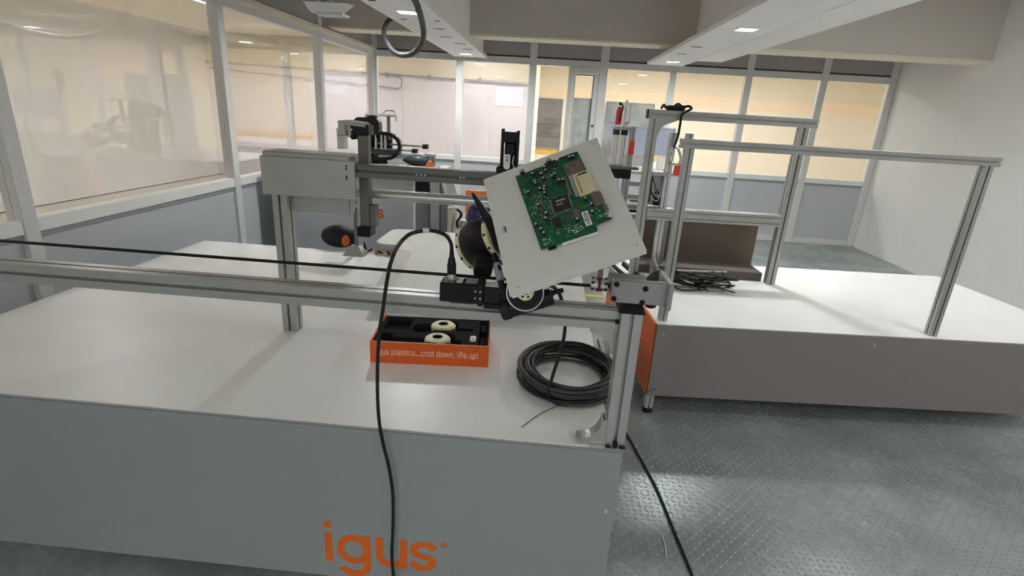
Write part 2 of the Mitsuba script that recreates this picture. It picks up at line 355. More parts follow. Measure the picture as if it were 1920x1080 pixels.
obj('hose', tube(cr([(.78, 6.46, 1.62), (.80, 6.44, 1.58), (.79, 6.455, 1.5), (.78, 6.455, 1.42)], 6), .009, 8), 'black', t, 40)
obj('hanger_post', mm(.84, .865, 6.52, 6.545, FL, 1.66, .003), 'alu', t)
obj('hook', mm(.765, .85, 6.53, 6.545, 1.56, 1.585, .003), 'alu', t)
# hose ring hanging from the left raft
ring = [(-.975, 3.22, 2.186), (-.925, 3.28, 2.176), (-.896, 3.38, 2.135), (-.893, 3.5, 2.091), (-.894, 3.65, 2.048), (-.914, 3.85, 1.992), (-.938, 4.0, 1.94), (-.989, 4.15, 1.887), (-1.078, 4.3, 1.841), (-1.201, 4.45, 1.827), (-1.325, 4.6, 1.864), (-1.411, 4.7, 1.939), (-1.463, 4.8, 2.03), (-1.465, 4.9, 2.118), (-1.43, 4.99, 2.17), (-1.375, 5.03, 2.19)]
c = cr(ring, 14); rr = .0195 + .0015 * np.sin(np.arange(len(c)) * 2.2)
solo('hose_ring', tube(c, rr, 12), 'cable_grey', 'thick grey hose hanging in a ring from the ceiling raft at upper left', 'hose', smooth=50)
t = thing('louvre', 'small white louvred ceiling fitting in the top left corner of the view', 'ceiling fitting')
obj('housing', hull([(-1.95, 4.35, 2.16), (-1.62, 4.35, 2.16), (-1.57, 4.42, 2.16), (-1.95, 4.75, 2.16), (-1.92, 4.40, 2.10), (-1.64, 4.40, 2.10), (-1.92, 4.7, 2.10)]), 'white', t)
for i in range(3): obj('blade', mm(-1.88, -1.66, 4.40 + i * .06, 4.43 + i * .06, 2.085, 2.1, .002), 'frame_white', t)
obj('stem', cyl((-1.78, 4.5, 2.15), (-1.78, 4.5, CEIL), .012, n=10), 'frame_white', t)

# ================================================================== MAIN WORKBENCH
BT = .503
bench = thing('workbench', 'large grey workbench with glossy white top and orange lettering, filling the lower half', 'workbench')
obj('worktop', mm(-2.3, .262, 1.379, 3.36, BT - .025, BT, .003), 'laminate', bench)
obj('front_panel', mm(-2.3, .290, 1.372, 1.388, -.105, BT - .008, .002), 'panel_grey', bench)
obj('edge_strip', mm(-2.3, .292, 1.3715, 1.379, BT - .005, BT - .001, .0008), 'grey_plastic', bench)
obj('corner_plate', mm(.19, .290, 1.374, 1.392, BT + .0002, BT + .003, .001), 'alu_light', bench)
obj('side_panel', mm(.276, .288, 1.39, 3.34, -.105, BT - .02, .002), 'panel_grey', bench)
obj('side_rail', bar((.282, 1.455, BT - .02), (.282, 2.2, BT - .02), .045, .045), 'alu', bench)
obj('side_duct', mm(.2625, .365, 2.2, 3.3, BT - .05, BT, .003), 'alu', bench)
obj('screw', bolt_mesh((.262, 1.372, .28), (0, -1, 0), .0065, .004), 'chrome', bench, 30)
for (x, y) in [(.24, 1.45), (-1.4, 1.45), (.24, 3.28), (-1.4, 3.28)]:
    f = obj('leg', bar((x, y, FL + .03), (x, y, BT - .03), .045, .045, up=(0, 1, 0)), 'alu', bench)
    obj('foot', cyl((x, y, FL), (x, y, FL + .03), .028, .02, ch=.003), 'black', f, 30)
def arc(cx, cy, rx, ry, a0, a1, n=24): return [(cx + rx * math.cos(t), cy + ry * math.sin(t)) for t in np.linspace(math.radians(a0), math.radians(a1), n)]
def stroke(pts, t): return sg.LineString(pts).buffer(t / 2, cap_style=2, join_style=1)
XH, ST = .122, .025
def letter_g(w): return stroke(arc(w / 2, XH / 2, w / 2 - ST / 2, XH / 2 - ST / 2, 0, 360, 48), ST).union(stroke([(w - ST / 2, XH), (w - ST / 2, -.006)] + arc(w / 2, -.006, w / 2 - ST / 2, .036, 0, -158), ST))
def letter_u(w): return stroke([(ST / 2, XH), (ST / 2, .045)] + arc(w / 2, .045, w / 2 - ST / 2, .045 - ST / 2, 180, 360) + [(w - ST / 2, .06)], ST).union(sg.box(w - ST, 0, w, XH))
def letter_s(w): return stroke(cr([(w - .010, XH - .030), (w * .72, XH - .0135), (w * .42, XH - .0125), (ST / 2 + .004, XH - .030), (ST / 2 + .010, XH * .57), (w * .5, XH * .5), (w - ST / 2 - .008, XH * .42), (w - ST / 2 - .003, .030), (w * .58, .0125), (w * .30, .0135), (.008, .032)], 6), ST)
letters = shapely.affinity.translate(letter_s(.096), -.365, -.038)
letters = letters.union(shapely.affinity.translate(letter_u(.107), -.478, -.038)).union(shapely.affinity.translate(letter_g(.116), -.612, -.038)).union(sg.box(-.652, -.038, -.652 + ST, -.038 + XH)).union(sg.box(-.652, .105, -.652 + ST, .130))
lg = extr(letters, .0008)
obj('logo_lettering', moved(lg, facing((0, 1.3718, 0))), 'orange_logo', bench, label='orange logo lettering low on the grey front')
obj('registered_mark', text('®', .030, facing((-.263, 1.3718, .062)), .0008), 'orange_logo', bench)

# ---------------- gantry standing on the bench
g = thing('gantry_frame', 'aluminium profile gantry with front beam and right post standing on the white bench', 'gantry')
px0, px1 = .236, .296
obj('post', bar((.266, 1.42, BT), (.266, 1.42, .946), .06, .06, up=(0, 1, 0)), 'alu', g)
obj('post', bar((-2.20, 1.42, BT), (-2.20, 1.42, .871), .06, .06, up=(0, 1, 0)), 'alu', g)
obj('post_foot', cat(mm(.259, .273, 1.380, 1.392, BT + .003, BT + .022, .001), mm(.238, .254, 1.380, 1.394, BT + .003, BT + .008, 0), mm(.278, .297, 1.380, 1.394, BT + .003, BT + .009, 0)), 'black', g)
obj('post_cap', hull([(.224, 1.365, .946), (.297, 1.365, .946), (.297, 1.46, .946), (.224, 1.46, .946), (.229, 1.385, .969), (.288, 1.385, .969), (.288, 1.46, .975), (.229, 1.46, .975)]), 'black_soft', g)
obj('front_beam', bar((-2.25, 1.45, .902), (.236, 1.45, .902), .06, .06), 'alu', g)
obj('beam_end_gap', mm(.226, .236, 1.418, 1.424, .893, .905, 0), 'black', g)
def gusset(parent, o, sx, sz, L, th, m, bolts=True):
    a = np.linspace(0, np.pi / 2, 9); arc = [(L - (L - .012) * math.sin(t) , L - (L - .012) * math.cos(t)) for t in a]
    poly = sg.Polygon([(0, 0), (L, 0)] + [(x, y) for x, y in [(L - (L - .012) * math.sin(t), L - (L - .012) * math.cos(t)) for t in a]] + [(0, L)])
    me = extr(poly, .004); me2 = me.copy(); me2.apply_translation([0, 0, th - .004])
    web = extr(sg.LineString([(0.003, .003), (L, .003)]).buffer(.003), th); web2 = extr(sg.LineString([(.003, .003), (.003, L)]).buffer(.003), th)
    cur = extr(sg.LineString([(x, y) for x, y in arc]).buffer(.0018), th)
    M = frame(o, (sx, 0, 0), (0, 0, sz), (0, 1, 0)); q = moved(cat(me, me2, web, web2, cur), M)
    if np.linalg.det(M[:3, :3]) < 0: q.invert()
    k = obj('bracket', q, m, parent)
    if bolts:
        obj('bolt', bolt_mesh(np.array(o) + [sx * L * .6, th / 2, sz * .014], (0, 0, sz), .006, .008), 'chrome', k, 30)
        obj('bolt', bolt_mesh(np.array(o) + [sx * .014, th / 2, sz * L * .6], (sx, 0, 0), .006, .008), 'chrome', k, 30)
gusset(g, (.236, 1.394, BT + .002), -1, 1, .085, .045, 'alu')
gusset(g, (.236, 1.425, .872), -1, -1, .075, .045, 'alu')
# right end block carrying the shaft bearing
eb = obj('end_block', mm(.205, .342, 1.375, 1.42, .978, 1.03, .003), 'block_grey', g)
obj('face_plate', mm(.196, .352, 1.358, 1.376, .978, 1.043, .003), 'block_grey', eb)
for (x, z) in [(.207, 1.031), (.284, 1.024), (.204, .990), (.280, .985)]: obj('bolt', bolt_mesh((x, 1.358, z), (0, -1, 0), .0072, .006), 'black', eb, 30)
obj('end_plate', mm(.340, .354, 1.338, 1.47, .972, 1.048, .003), 'block_grey', eb)
obj('bearing_block', mm(.203, .312, 1.42, 1.53, .972, 1.014, .003), 'alu_dark', eb)
kb = obj('clamp_knob', moved(lathe([(0, 0), (.010, 0), (.015, .004), (.015, .012), (.008, .016), (0, .016)], 20), frame((.312, 1.395, .975), (1, 0, 0), (0, -1, 0), (0, 0, -1))), 'black', g, 30)
obj('knob_disc', cyl((.300, 1.393, .9765), (.300, 1.393, .972), .012), 'orange', kb)
# drive shaft with clamp coupling
t = thing('drive_shaft', 'black rod with silver and red coupling running across the front of the gantry', 'shaft')
obj('rod', cyl((-2.25, 1.47, .986), (.16, 1.47, .986), .0047, n=12), 'black', t, 30)
cp = obj('coupling', cat(cyl((.148, 1.47, .992), (.1705, 1.47, .992), .0185, ch=.0015), cyl((.1755, 1.47, .992), (.198, 1.47, .992), .0185, ch=.0015)), 'silver', t, 30)
obj('spider', cat(cyl((.1705, 1.47, .992), (.1755, 1.47, .992), .0188), mm(.164, .182, 1.4515, 1.456, .976, .984, .001), mm(.164, .182, 1.462, 1.478, 1.0095, 1.0118, .001)), 'maroon', cp, 30)
for x in (.154, .192):
    for (y, z) in ((1.453, 1.001), (1.4525, .983), (1.468, 1.0105)): obj('clamp_slot', mm(x - .004, x + .004, y - .002, y + .002, z - .003, z + .003, .001), 'black', cp)
obj('stub', cyl((.198, 1.47, .990), (.215, 1.47, .990), .006, n=12), 'black', t, 30)

# ---------------- motor hung at the front beam, with its plug
m = thing('servo_motor', 'black box motor with four screws on the front beam, plugged at its top', 'motor')
obj('housing', mm(-.275, -.158, 1.375, 1.435, .936, .992, .003), 'black', m)
obj('flange', mm(-.168, -.152, 1.372, 1.438, .931, .996, .002), 'black_soft', m)
obj('gearbox', mm(-.152, -.088, 1.378, 1.432, .939, .987, .002), 'black_soft', m)
for a0, a1, z0 in ((-.228, -.214, .9918), (-.150, -.100, .9868)): obj('top_label', mm(a0, a1, 1.385, 1.43, z0, z0 + .001, 0), 'white', m)
for (x, z) in ((-.174, .974), (-.174, .954)): obj('screw', bolt_mesh((x, 1.375, z), (0, -1, 0), .003, .002, 10), 'chrome', m, 30)
for (x, z) in ((-.160, .974), (-.160, .954)): obj('screw', bolt_mesh((x, 1.372, z), (0, -1, 0), .003, .002, 10), 'chrome', m, 30)
obj('hanger', cat(mm(-.150, -.095, 1.375, 1.42, .925, .939, .001), mm(-.25, -.18, 1.40, 1.42, .925, .936, .001)), 'black_soft', m)
obj('label_block', mm(-.205, -.172, 1.385, 1.43, .9918, .9945, .001), 'grey_plastic', m)
c = thing('motor_cable', 'black motor cable arching from its plug and hanging down over the bench front', 'cable')
pts = [(-.2475, 1.40, 1.075), (-.249, 1.395, 1.10), (-.262, 1.385, 1.124), (-.289, 1.37, 1.137), (-.319, 1.36, 1.138), (-.355, 1.352, 1.126), (-.384, 1.348, 1.093), (-.402, 1.345, 1.05), (-.415, 1.345, .99), (-.427, 1.345, .911), (-.438, 1.345, .845), (-.446, 1.345, .744), (-.449, 1.345, .64), (-.446, 1.345, .549), (-.436, 1.345, .475), (-.418, 1.345, .381), (-.408, 1.345, .281), (-.410, 1.345, .155), (-.415, 1.345, .045), (-.411, 1.345, -.057), (-.405, 1.335, -.125), (-.37, 1.28, -.144), (-.25, 1.20, -.1455), (-.1, 1.1, -.1455)]
obj('sheath', tube(cr(pts, 8), .0052, 10), 'cable', c, 50)
obj('plug_boot', cat(at_frame(lathe([(0, 0), (.0125, 0), (.0125, .028), (.0105, .034), (.0098, .042), (.0068, .05), (.0055, .068), (0, .068)], 18), (-.2465, 1.402, 1.012), (-.01, -.03, 1))), 'black_soft', c, 40)
obj('plug_collar', at_frame(lathe([(0, 0), (.0115, 0), (.0115, .005), (.0095, .006), (.0095, .010), (.0115, .011), (.0115, .019), (0, .019)], 18), (-.246, 1.403, .992), (0, 0, 1)), 'chrome', c, 30)
a = cr(pts, 8)
obj('tape_band', tube(a[28:33], .0062, 10), 'pale_plastic', c, 50)
obj('tape_band', tube(a[44:52], .0056, 10), 'cable_grey', c, 50)

# ---------------- orange sample box
bx = thing('sample_box', 'open orange cardboard tray with black foam and a slogan, on the white bench', 'box')
BA = math.radians(4.8); ox = np.array((-.627, 1.804, BT)); ux, uy = np.array((math.cos(BA), math.sin(BA), 0)), np.array((-math.sin(BA), math.cos(BA), 0))
BM = frame(ox, ux, uy, (0, 0, 1)); LW, LD, HF = .455, .285, .088
def inbox(m): return moved(m, BM)
def wallp(p0, p1, h0, h1, th):     # upright card with a sloping top
    p0, p1 = np.array(p0, float), np.array(p1, float); d = unit(p1 - p0); n = np.array((-d[1], d[0])) * th
    q = []
    for (p, h) in ((p0, h0), (p1, h1)):
        for o in (0, 1): q += [(*(p + n * o), 0), (*(p + n * o), h)]
    return hull(q)
obj('front_wall', inbox(wallp((0, 0), (LW, 0), HF, HF, .004)), 'orange_card', bx)
obj('side_wall', inbox(wallp((0.004, 0), (0.004, LD), HF, HF + .008, .004)), 'orange_card', bx)
obj('side_wall', inbox(wallp((LW, 0), (LW, LD), HF, HF + .008, .004)), 'orange_card', bx)
obj('back_wall', inbox(wallp((0, LD - .004), (LW, LD - .004), HF + .006, HF + .006, .004)), 'white_matt', bx)
obj('base', inbox(mm(.004, LW - .004, .004, LD - .004, .001, .004, 0)), 'orange_card', bx)
obj('rim_fold', inbox(cat(mm(0, LW, -.001, .0065, HF - .001, HF + .001, 0), mm(-.001, .0065, 0, LD, HF - .001, HF + .002, 0))), 'orange', bx)
out = sg.box(.006, .006, LW - .006, LD - .006)
pits = sg.box(.02, .14, .125, .262).union(sg.Point(.18, .165).buffer(.048).union(sg.box(.18, .15, .30, .175))).union(sg.Point(.268, .205).buffer(.056)).union(sg.Point(.265, .075).buffer(.057)).union(sg.box(.02, .03, .07, .10)).union(sg.box(.06, .025, .22, .062)).union(sg.box(.30, .015, .345, .055)).union(sg.box(.31, .15, .385, .18)).union(sg.box(.412, .02, .444, .27))
obj('foam', inbox(moved(extr(out.difference(pits), .022), frame((0, 0, .062), (1, 0, 0), (0, 1, 0), (0, 0, 1)))), 'foam', bx)
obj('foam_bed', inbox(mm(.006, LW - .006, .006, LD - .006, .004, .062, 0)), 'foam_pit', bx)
obj('foam_insert', inbox(cat(mm(.416, .440, .17, .245, .062, .076, .003), mm(.416, .440, .03, .12, .062, .070, .003))), 'foam', bx)
slogan = text('igus plastics...cost down, life up!', .0255, np.eye(4), .0006)
obj('slogan', inbox(moved(slogan, frame((.023, -.0004, .036), (0.391 / slogan.bounds[1, 0], 0, 0), (0, 0, 1), (0, -1, 0)))), 'print_pale', bx, label='pale slogan printed along the orange front')
def polymer_ring(c, label):
    t = thing('polymer_ring', label, 'ring')
    a = np.linspace(0, 2 * np.pi, 73)[:-1]; lob = [( (.051 + .0006 * math.cos(6 * x)) * math.cos(x), (.051 + .0006 * math.cos(6 * x)) * math.sin(x)) for x in a]
    outer = sg.Polygon(lob); hole = sg.Point(0, 0).buffer(.0205, quad_segs=10)
    me = [extr(outer.buffer(-e).difference(hole.buffer(e2)), h, frame((0, 0, z), (1, 0, 0), (0, 1, 0), (0, 0, 1))) for z, h, e, e2 in ((0, .016, 0, .003), (.016, .003, .0015, .002), (.019, .003, .004, .001), (.022, .003, .009, 0.0))]
    M = BM @ frame((*c, .064), (1, 0, 0), (0, 1, 0), (0, 0, 1))
    obj('body', moved(cat(me), M), 'cream', t, 30)
    obj('bore', moved(lathe([(0, .001), (.0199, .001), (.0199, .0245), (.0188, .0245), (.0188, .003), (0, .003)], 24), M), 'black', t)  # black liner added to paint the dark inside of the hole
    obj('inner_lip', moved(extr(hole.buffer(.006).difference(hole.buffer(.001)), .006, frame((0, 0, .022), (1, 0, 0), (0, 1, 0), (0, 0, 1))), M), 'cream', t, 30)
    for x in np.arange(6) * np.pi / 3 + .35: obj('hole', moved(at_frame(cyl((0, 0, 0), (0, 0, .002), .0035, n=10), (.0485 * math.cos(x), .0485 * math.sin(x), .014), (math.cos(x), math.sin(x), 0)), M), 'black', t)
polymer_ring((.258, .205), 'cream plastic ring in the tray, the one at the back')
polymer_ring((.250, .068), 'cream plastic ring in the tray, the one at the front')
pl = thing('small_white_part', 'small white printed part in the right of the foam tray', 'part')
obj('body', inbox(mm(.378, .402, .045, .088, .083, .094, .004)), 'white', pl)
obj('red_print', inbox(cat(mm(.382, .398, .052, .056, .0935, .0943, 0), mm(.382, .398, .066, .070, .0935, .0943, 0))), 'tag_red', pl)

# ---------------- coiled cable
cc = thing('cable_coil', 'thick coil of dark grey cable lying on the white bench beside the post', 'cable')
r2 = random.Random(3)
cx, cy = .135, 1.80
L = []
for i in range(19):
    R, zz = .140 + .055 * r2.random(), BT + .008 + .0033 * i + r2.uniform(-.004, .004)
    dx, dy, ph, tl = r2.uniform(-.012, .012), r2.uniform(-.016, .016), r2.random() * 6.28, r2.uniform(-.012, .012)
    a = np.linspace(0, 2 * np.pi, 61)
    q = np.stack([cx + dx + (R * .96) * np.cos(a), cy + dy + R * 1.10 * np.sin(a), np.maximum(BT + .006, zz + tl * np.sin(a + ph) + .002 * np.sin(3 * a + ph))], 1)
    obj('turn', tube(q, .0058, 8), 'cable_grey' if i % 3 else 'cable', cc, 50)
obj('tail', tube(cr([(.042, 1.44, .983), (.058, 1.485, .955), (.072, 1.51, .92), (.088, 1.53, .86), (.092, 1.55, .79), (.085, 1.58, .71), (.070, 1.60, .62), (.060, 1.61, .545), (.085, 1.59, .522), (.13, 1.585, .52), (.18, 1.60, .52)], 8), .0058, 8), 'cable', cc, 50)
obj('wire_end', tube(cr([(-.02, 1.45, BT + .002), (.032, 1.531, BT + .002), (.104, 1.604, BT + .003), (.16, 1.63, BT + .01)], 8), .0014, 6), 'cable_grey', cc)
obj('wire_end', tube(cr([(.20, 1.93, .53), (.30, 1.97, .518), (.335, 1.99, .48), (.36, 2.0, .40), (.425, 2.0, .357), (.479, 2.0, .37), (.524, 2.0, .395)], 8), .0018, 6), 'cable_grey', cc)

# ---------------- base board behind the beam, crossbeams, vertical axis, stand
bp = thing('base_board', 'off-white board with rounded back corners lying on the bench behind the front beam', 'board')
front = sg.Polygon([(-.80, 2.30), (.03, 2.36), (.03, 3.5), (-.935, 3.5), (-.935, 3.25)])
rear = sg.box(-1.03, 3.44, -.02, 3.74).buffer(.09)
obj('slab', extr(front.union(rear).buffer(-.004).buffer(.004), .018, frame((0, 0, .555), (1, 0, 0), (0, 1, 0), (0, 0, 1))), 'board_shaded', bp)
obj('edge_lip', extr(sg.Polygon([(-.80, 2.30), (-.72, 2.31), (-.82, 3.2), (-.93, 3.25)]), .003, frame((0, 0, .573), (1, 0, 0), (0, 1, 0), (0, 0, 1))), 'shade_strip', bp)  # thin strip painting the shadow stripe inside the left edge
for (x, y) in ((-.72, 2.5), (-.05, 2.5), (-.8, 3.25), (-.05, 3.25)): obj('spacer', cyl((x, y, BT), (x, y, .555), .02, n=14), 'black', bp, 30)
cb = thing('crossbeam', 'dark grey aluminium crossbeam spanning behind the tilted white board', 'beam')
obj('profile_bar', bar((-.725, 2.0, 1.209), (.06, 2.0, 1.209), .05, .05), 'alu_dark', cb)
obj('end_cap', mm(-.735, -.725, 1.973, 2.027, 1.183, 1.235, .002), 'print_dark', cb)
ep = obj('end_plate', mm(-1.08, -.718, 1.955, 1.972, 1.10, 1.244, .002), 'alu', cb)
obj('end_plate_cover', mm(-1.08, -.745, 1.972, 2.10, 1.195, 1.262, .006), 'alu', cb)
for x in (-.748,):
    for z in (1.225, 1.215, 1.187, 1.178): obj('bolt', bolt_mesh((x, 1.955, z), (0, -1, 0), .0035, .003, 10), 'black', ep)
for x in (-.49, -.475, -.46, -.325, -.312): obj('scale_mark', mm(x, x + .008, 1.9735, 1.9755, 1.206, 1.212, 0), 'alu', cb)
obj('top_strip', mm(-.62, -.36, 1.978, 2.0, 1.2335, 1.2375, .001), 'alu_light', cb)
obj('support_post', bar((-1.05, 2.05, BT), (-1.05, 2.05, 1.2), .06, .06, up=(0, 1, 0)), 'alu', cb)
tr = thing('silver_tube_rail', 'bright silver round tube rail below the dark crossbeam', 'rail')
obj('tube', cyl((-.80, 2.13, 1.099), (.06, 2.13, 1.099), .0215, n=28), 'alu_light', tr, 40)
obj('clamp', cat(mm(-1.08, -.78, 2.06, 2.12, 1.02, 1.10, .004), hull([(-1.0, 2.2, 1.0), (-.80, 2.2, 1.04), (-1.0, 2.2, 1.06), (-.8, 2.2, 1.09), (-1.0, 2.26, 1.0), (-.8, 2.26, 1.04), (-1.0, 2.26, 1.06), (-.8, 2.26, 1.09)])), 'alu', tr)
va = thing('vertical_axis', 'dark grey upright axis with a black foot hanging behind the crossbeam', 'axis')
obj('profile_bar', mm(-.731, -.691, 2.035, 2.075, .98, 1.345, .003), 'alu_dark', va)
obj('foot_block', mm(-.741, -.687, 2.02, 2.09, .943, .985, .003), 'black', va)
obj('slide', mm(-.689, -.668, 2.03, 2.08, .985, 1.07, .002), 'alu_dark', va)
obj('motor_block', mm(-.745, -.683, 2.02, 2.09, 1.335, 1.375, .004), 'black', va)
obj('arm_cover', hull([(-.775, 2.01, 1.372), (-.69, 2.01, 1.366), (-.69, 2.09, 1.366), (-.775, 2.09, 1.372), (-.77, 2.02, 1.388), (-.70, 2.02, 1.382), (-.70, 2.08, 1.382), (-.77, 2.08, 1.388)]), 'alu_light', va)
obj('side_motor', cat(mm(-.80, -.772, 2.02, 2.08, 1.33, 1.385, .003), cyl((-.765, 2.05, 1.35), (-.765, 2.05, 1.325), .011, n=14)), 'alu', va)
obj('bumper', sphere((-.752, 2.05, 1.328), .012), 'black', va, True)
st = thing('support_stand', 'thin upright stand on a grey foot at the far left of the white bench', 'stand')
obj('base', hull([(-1.29, 3.24, BT), (-1.15, 3.24, BT), (-1.15, 3.34, BT), (-1.29, 3.34, BT), (-1.25, 3.27, BT + .06), (-1.19, 3.27, BT + .06), (-1.19, 3.32, BT + .06), (-1.25, 3.32, BT + .06)]), 'alu', st)
obj('rod', cyl((-1.215, 3.3, BT + .05), (-1.215, 3.3, .98), .012, n=14), 'alu_dark', st, 30)
obj('bracket', hull([(-1.40, 3.28, .94), (-1.14, 3.28, .99), (-1.12, 3.28, .88), (-1.28, 3.28, .76), (-1.40, 3.30, .94), (-1.14, 3.30, .99), (-1.12, 3.30, .88), (-1.28, 3.30, .76)]), 'alu', st)
for z in (.80, .86, .92): obj('slot', mm(-1.225, -1.205, 3.274, 3.281, z - .012, z + .012, .001), 'black', st)
bg = thing('black_bag', 'black bag with a reddish patch at the far left end of the bench', 'bag')
obj('body', sphere((-1.385, 3.44, BT + .078), (.125, .07, .078), 3), 'black_soft', bg, True)
obj('patch', sphere((-1.325, 3.39, BT + .065), (.03, .02, .04), 2), 'orange_card', bg, True)
tl = thing('tool_pile', 'small heap of dark clips and brass fittings behind the thin stand', 'tools')
r3 = random.Random(5)
for i in range(9):
    x, y = -1.14 + .022 * i + r3.uniform(-.01, .01), 3.31 + r3.uniform(-.01, .04); a = r3.uniform(-1, 1)
    obj('fitting', moved(bb(.035, .012, .012, .002), frame((x, y, BT + .012 + .012 * r3.random()), (math.cos(a), 0, math.sin(a)), (0, 1, 0), (-math.sin(a), 0, math.cos(a)))), ('black', 'gold', 'black_soft', 'orange_card')[i % 4], tl)
obj('clip', hull([(-1.185, 3.35, BT + .02), (-1.165, 3.35, BT + .02), (-1.19, 3.36, BT + .075), (-1.18, 3.345, BT + .08), (-1.17, 3.37, BT + .02)]), 'black', tl)
yt = thing('tape_strip', 'strip of yellow tape across the grey edge rail of the bench', 'tape')
obj('strip', mm(.2635, .362, 2.79, 2.835, BT + .0004, BT + .0016, 0), 'yellow', yt)

# ---------------- robot arm
ra = thing('robot_arm', 'black and cream plastic robot arm holding the tilted white board from behind', 'robot')
J = np.array((-.180, 1.60, 1.060)); JA = unit((.768, -.437, .468))
X_, Y_, Z_ = axes(JA, (0, .2, 1)); JM = frame(J, X_, Y_, Z_)
obj('joint_housing', moved(lathe([(0, -.046), (.066, -.046), (.073, -.038), (.079, -.020), (.0815, -.002), (.0820, .020), (.080, .045), (.076, .062), (.05, .066), (0, .066)], 48), JM), 'black', ra, 50)
for z0, z1, r in ((-.056, -.041, .076), (.060, .078, .080)):
    k = obj('joint_ring', moved(lathe([(.058, z0), (r - .002, z0), (r, z0 + .002), (r, z1 - .002), (r - .002, z1), (.058, z1), (.058, z0)], 48), JM), 'cream', ra, 40)
    for q in np.arange(12) * np.pi / 6: obj('screw', moved(at_frame(cyl((0, 0, 0), (0, 0, .0015), .0042, n=10), (r * math.cos(q), r * math.sin(q), (z0 + z1) / 2), (math.cos(q), math.sin(q), 0)), JM), 'black', k)
obj('joint_face', moved(lathe([(0, .070), (.03, .070), (.03, .076), (.057, .074), (.057, .06), (0, .06)], 36), JM), 'black_soft', ra, 40)
for q in np.arange(8) * np.pi / 4: obj('face_bolt', moved(cyl((.044 * math.cos(q), .044 * math.sin(q), .073), (.044 * math.cos(q), .044 * math.sin(q), .080), .0045, n=10), JM), 'grey_plastic', ra)
e0, e1 = np.array((-.182, 1.53, 1.05)), np.array((-.168, 1.50, .995))
obj('motor_hump', cat(cyl(J + JA * .0, (-.170, 1.51, 1.014), .040, .031, 28), sphere((-.170, 1.51, 1.014), .031, 3)), 'black', ra, 50)
obj('motor_cap', cyl((-.169, 1.505, 1.010), (-.168, 1.470, 1.000), .029, .027, 28, .003), 'black_soft', ra, 40)
PU, PV, PN = np.array((.91731303, .03825167, .39632514)), np.array((-.27224237, .78660599, .55419771)), np.array((-.29055274, -.61626928, .73197765))
PC = np.array((.02689935, 1.21998488, 1.23978092))
obj('wrist_link', cat(cyl(J + JA * .05, PC - PN * .16 - PU * .04, .045, .040, 28), sphere(PC - PN * .16 - PU * .04, .045, 3), cyl(PC - PN * .16 - PU * .04, PC - PN * .03, .040, .036, 28)), 'black', ra, 40)
obj('flange', cyl(PC - PN * .035, PC - PN * .012, .05, n=32, ch=.002), 'alu', ra, 40)
# elbow below the board, on the front beam
E0, E1 = np.array((-.088, 1.372, .927)), np.array((.040, 1.375, .977))
ed = unit(E1 - E0)
obj('elbow_tube', cat(cyl(E0, E1, .026, .024, 28, .004)), 'black', ra, 40)
obj('elbow_cap', cyl(E0 - ed * .012, E0 + ed * .016, .0285, n=28, ch=.004), 'black_soft', ra, 40)
RC = np.array((-.036, 1.352, .990)); RA = unit((.12, -.80, .42)); rm = frame(RC, *axes(RA)) @ np.diag([1.06, 1.06, 1.0, 1.0])
obj('elbow_housing', moved(lathe([(0, -.05), (.045, -.05), (.049, -.04), (.049, -.003), (.044, 0), (0, 0)], 40), rm), 'black', ra, 40)
obj('elbow_ring', moved(lathe([(.0462, -.004), (.0488, -.004), (.0488, .002), (.0462, .002), (.0462, -.004)], 40), rm), 'white', ra, 40)
obj('elbow_disc', moved(lathe([(0, 0), (.040, 0), (.040, .002), (0, .002)], 40), rm), 'black_soft', ra, 40)
hb = obj('gear_hub', moved(lathe([(.008, .001), (.022, .001), (.022, .006), (.018, .009), (.008, .009), (.008, .001)], 28), rm), 'cream', ra, 40)
for q in np.arange(6) * np.pi / 3: obj('hub_screw', moved(cyl((.0145 * math.cos(q), .0145 * math.sin(q), .009), (.0145 * math.cos(q), .0145 * math.sin(q), .0105), .003, n=8), rm), 'black', hb)
obj('lock_pin', cat(cyl((.035, 1.385, .982), (.068, 1.385, .994), .0065, n=14), cyl((.020, 1.38, .975), (.04, 1.385, .984), .010, n=14)), 'black', ra, 30)
obj('link_sleeve', cat(tube(cr([(-.135, 1.46, 1.06), (-.118, 1.42, 1.035), (-.108, 1.40, 1.005), (-.094, 1.38, .965), (-.075, 1.37, .945)], 6), .009, 10)), 'black_soft', ra, 40)
obj('grey_sleeve', tube(cr([(-.123, 1.43, 1.042), (-.114, 1.41, 1.02), (-.107, 1.397, 1.003)], 5), .0115, 12), 'grey_plastic', ra, 40)
obj('elbow_cable', tube(cr([(.018, 1.37, 1.02), (.030, 1.40, 1.0), (.042, 1.44, .983)], 6), .0048, 8), 'cable', ra, 40)
obj('pointed_lever', cat(hull([*[(x + dx, 1.40 + dy, z + dz) for (x, z, r) in ((-.193, 1.240, .004), (-.150, 1.172, .0125)) for dx in (-r, r) for dy in (-.006, .006) for dz in (-r * .4, r * .4)]]), hull([*[(x + dx, y + dy, z) for (x, y, z, r) in ((-.150, 1.40, 1.176, .0125), (-.118, 1.44, 1.10, .018)) for dx in (-r, r) for dy in (-.010, .010)]])), 'black', ra)
obj('lever_arm', cyl((-.125, 1.44, 1.12), (-.08, 1.47, 1.06), .020, .024, 18), 'black', ra, 30)
obj('joint_cap', at_frame(lathe([(0, 0), (.040, 0), (.046, .012), (.046, .045), (.038, .060), (0, .062)], 30), (-.205, 1.66, 1.10), (.15, .05, 1)), 'navy', ra, 40)
obj('joint_cap_plate', at_frame(lathe([(0, 0), (.022, 0), (.022, .004), (0, .004)], 24), (-.1955, 1.663, 1.163), (.15, .05, 1)), 'white', ra, 30)
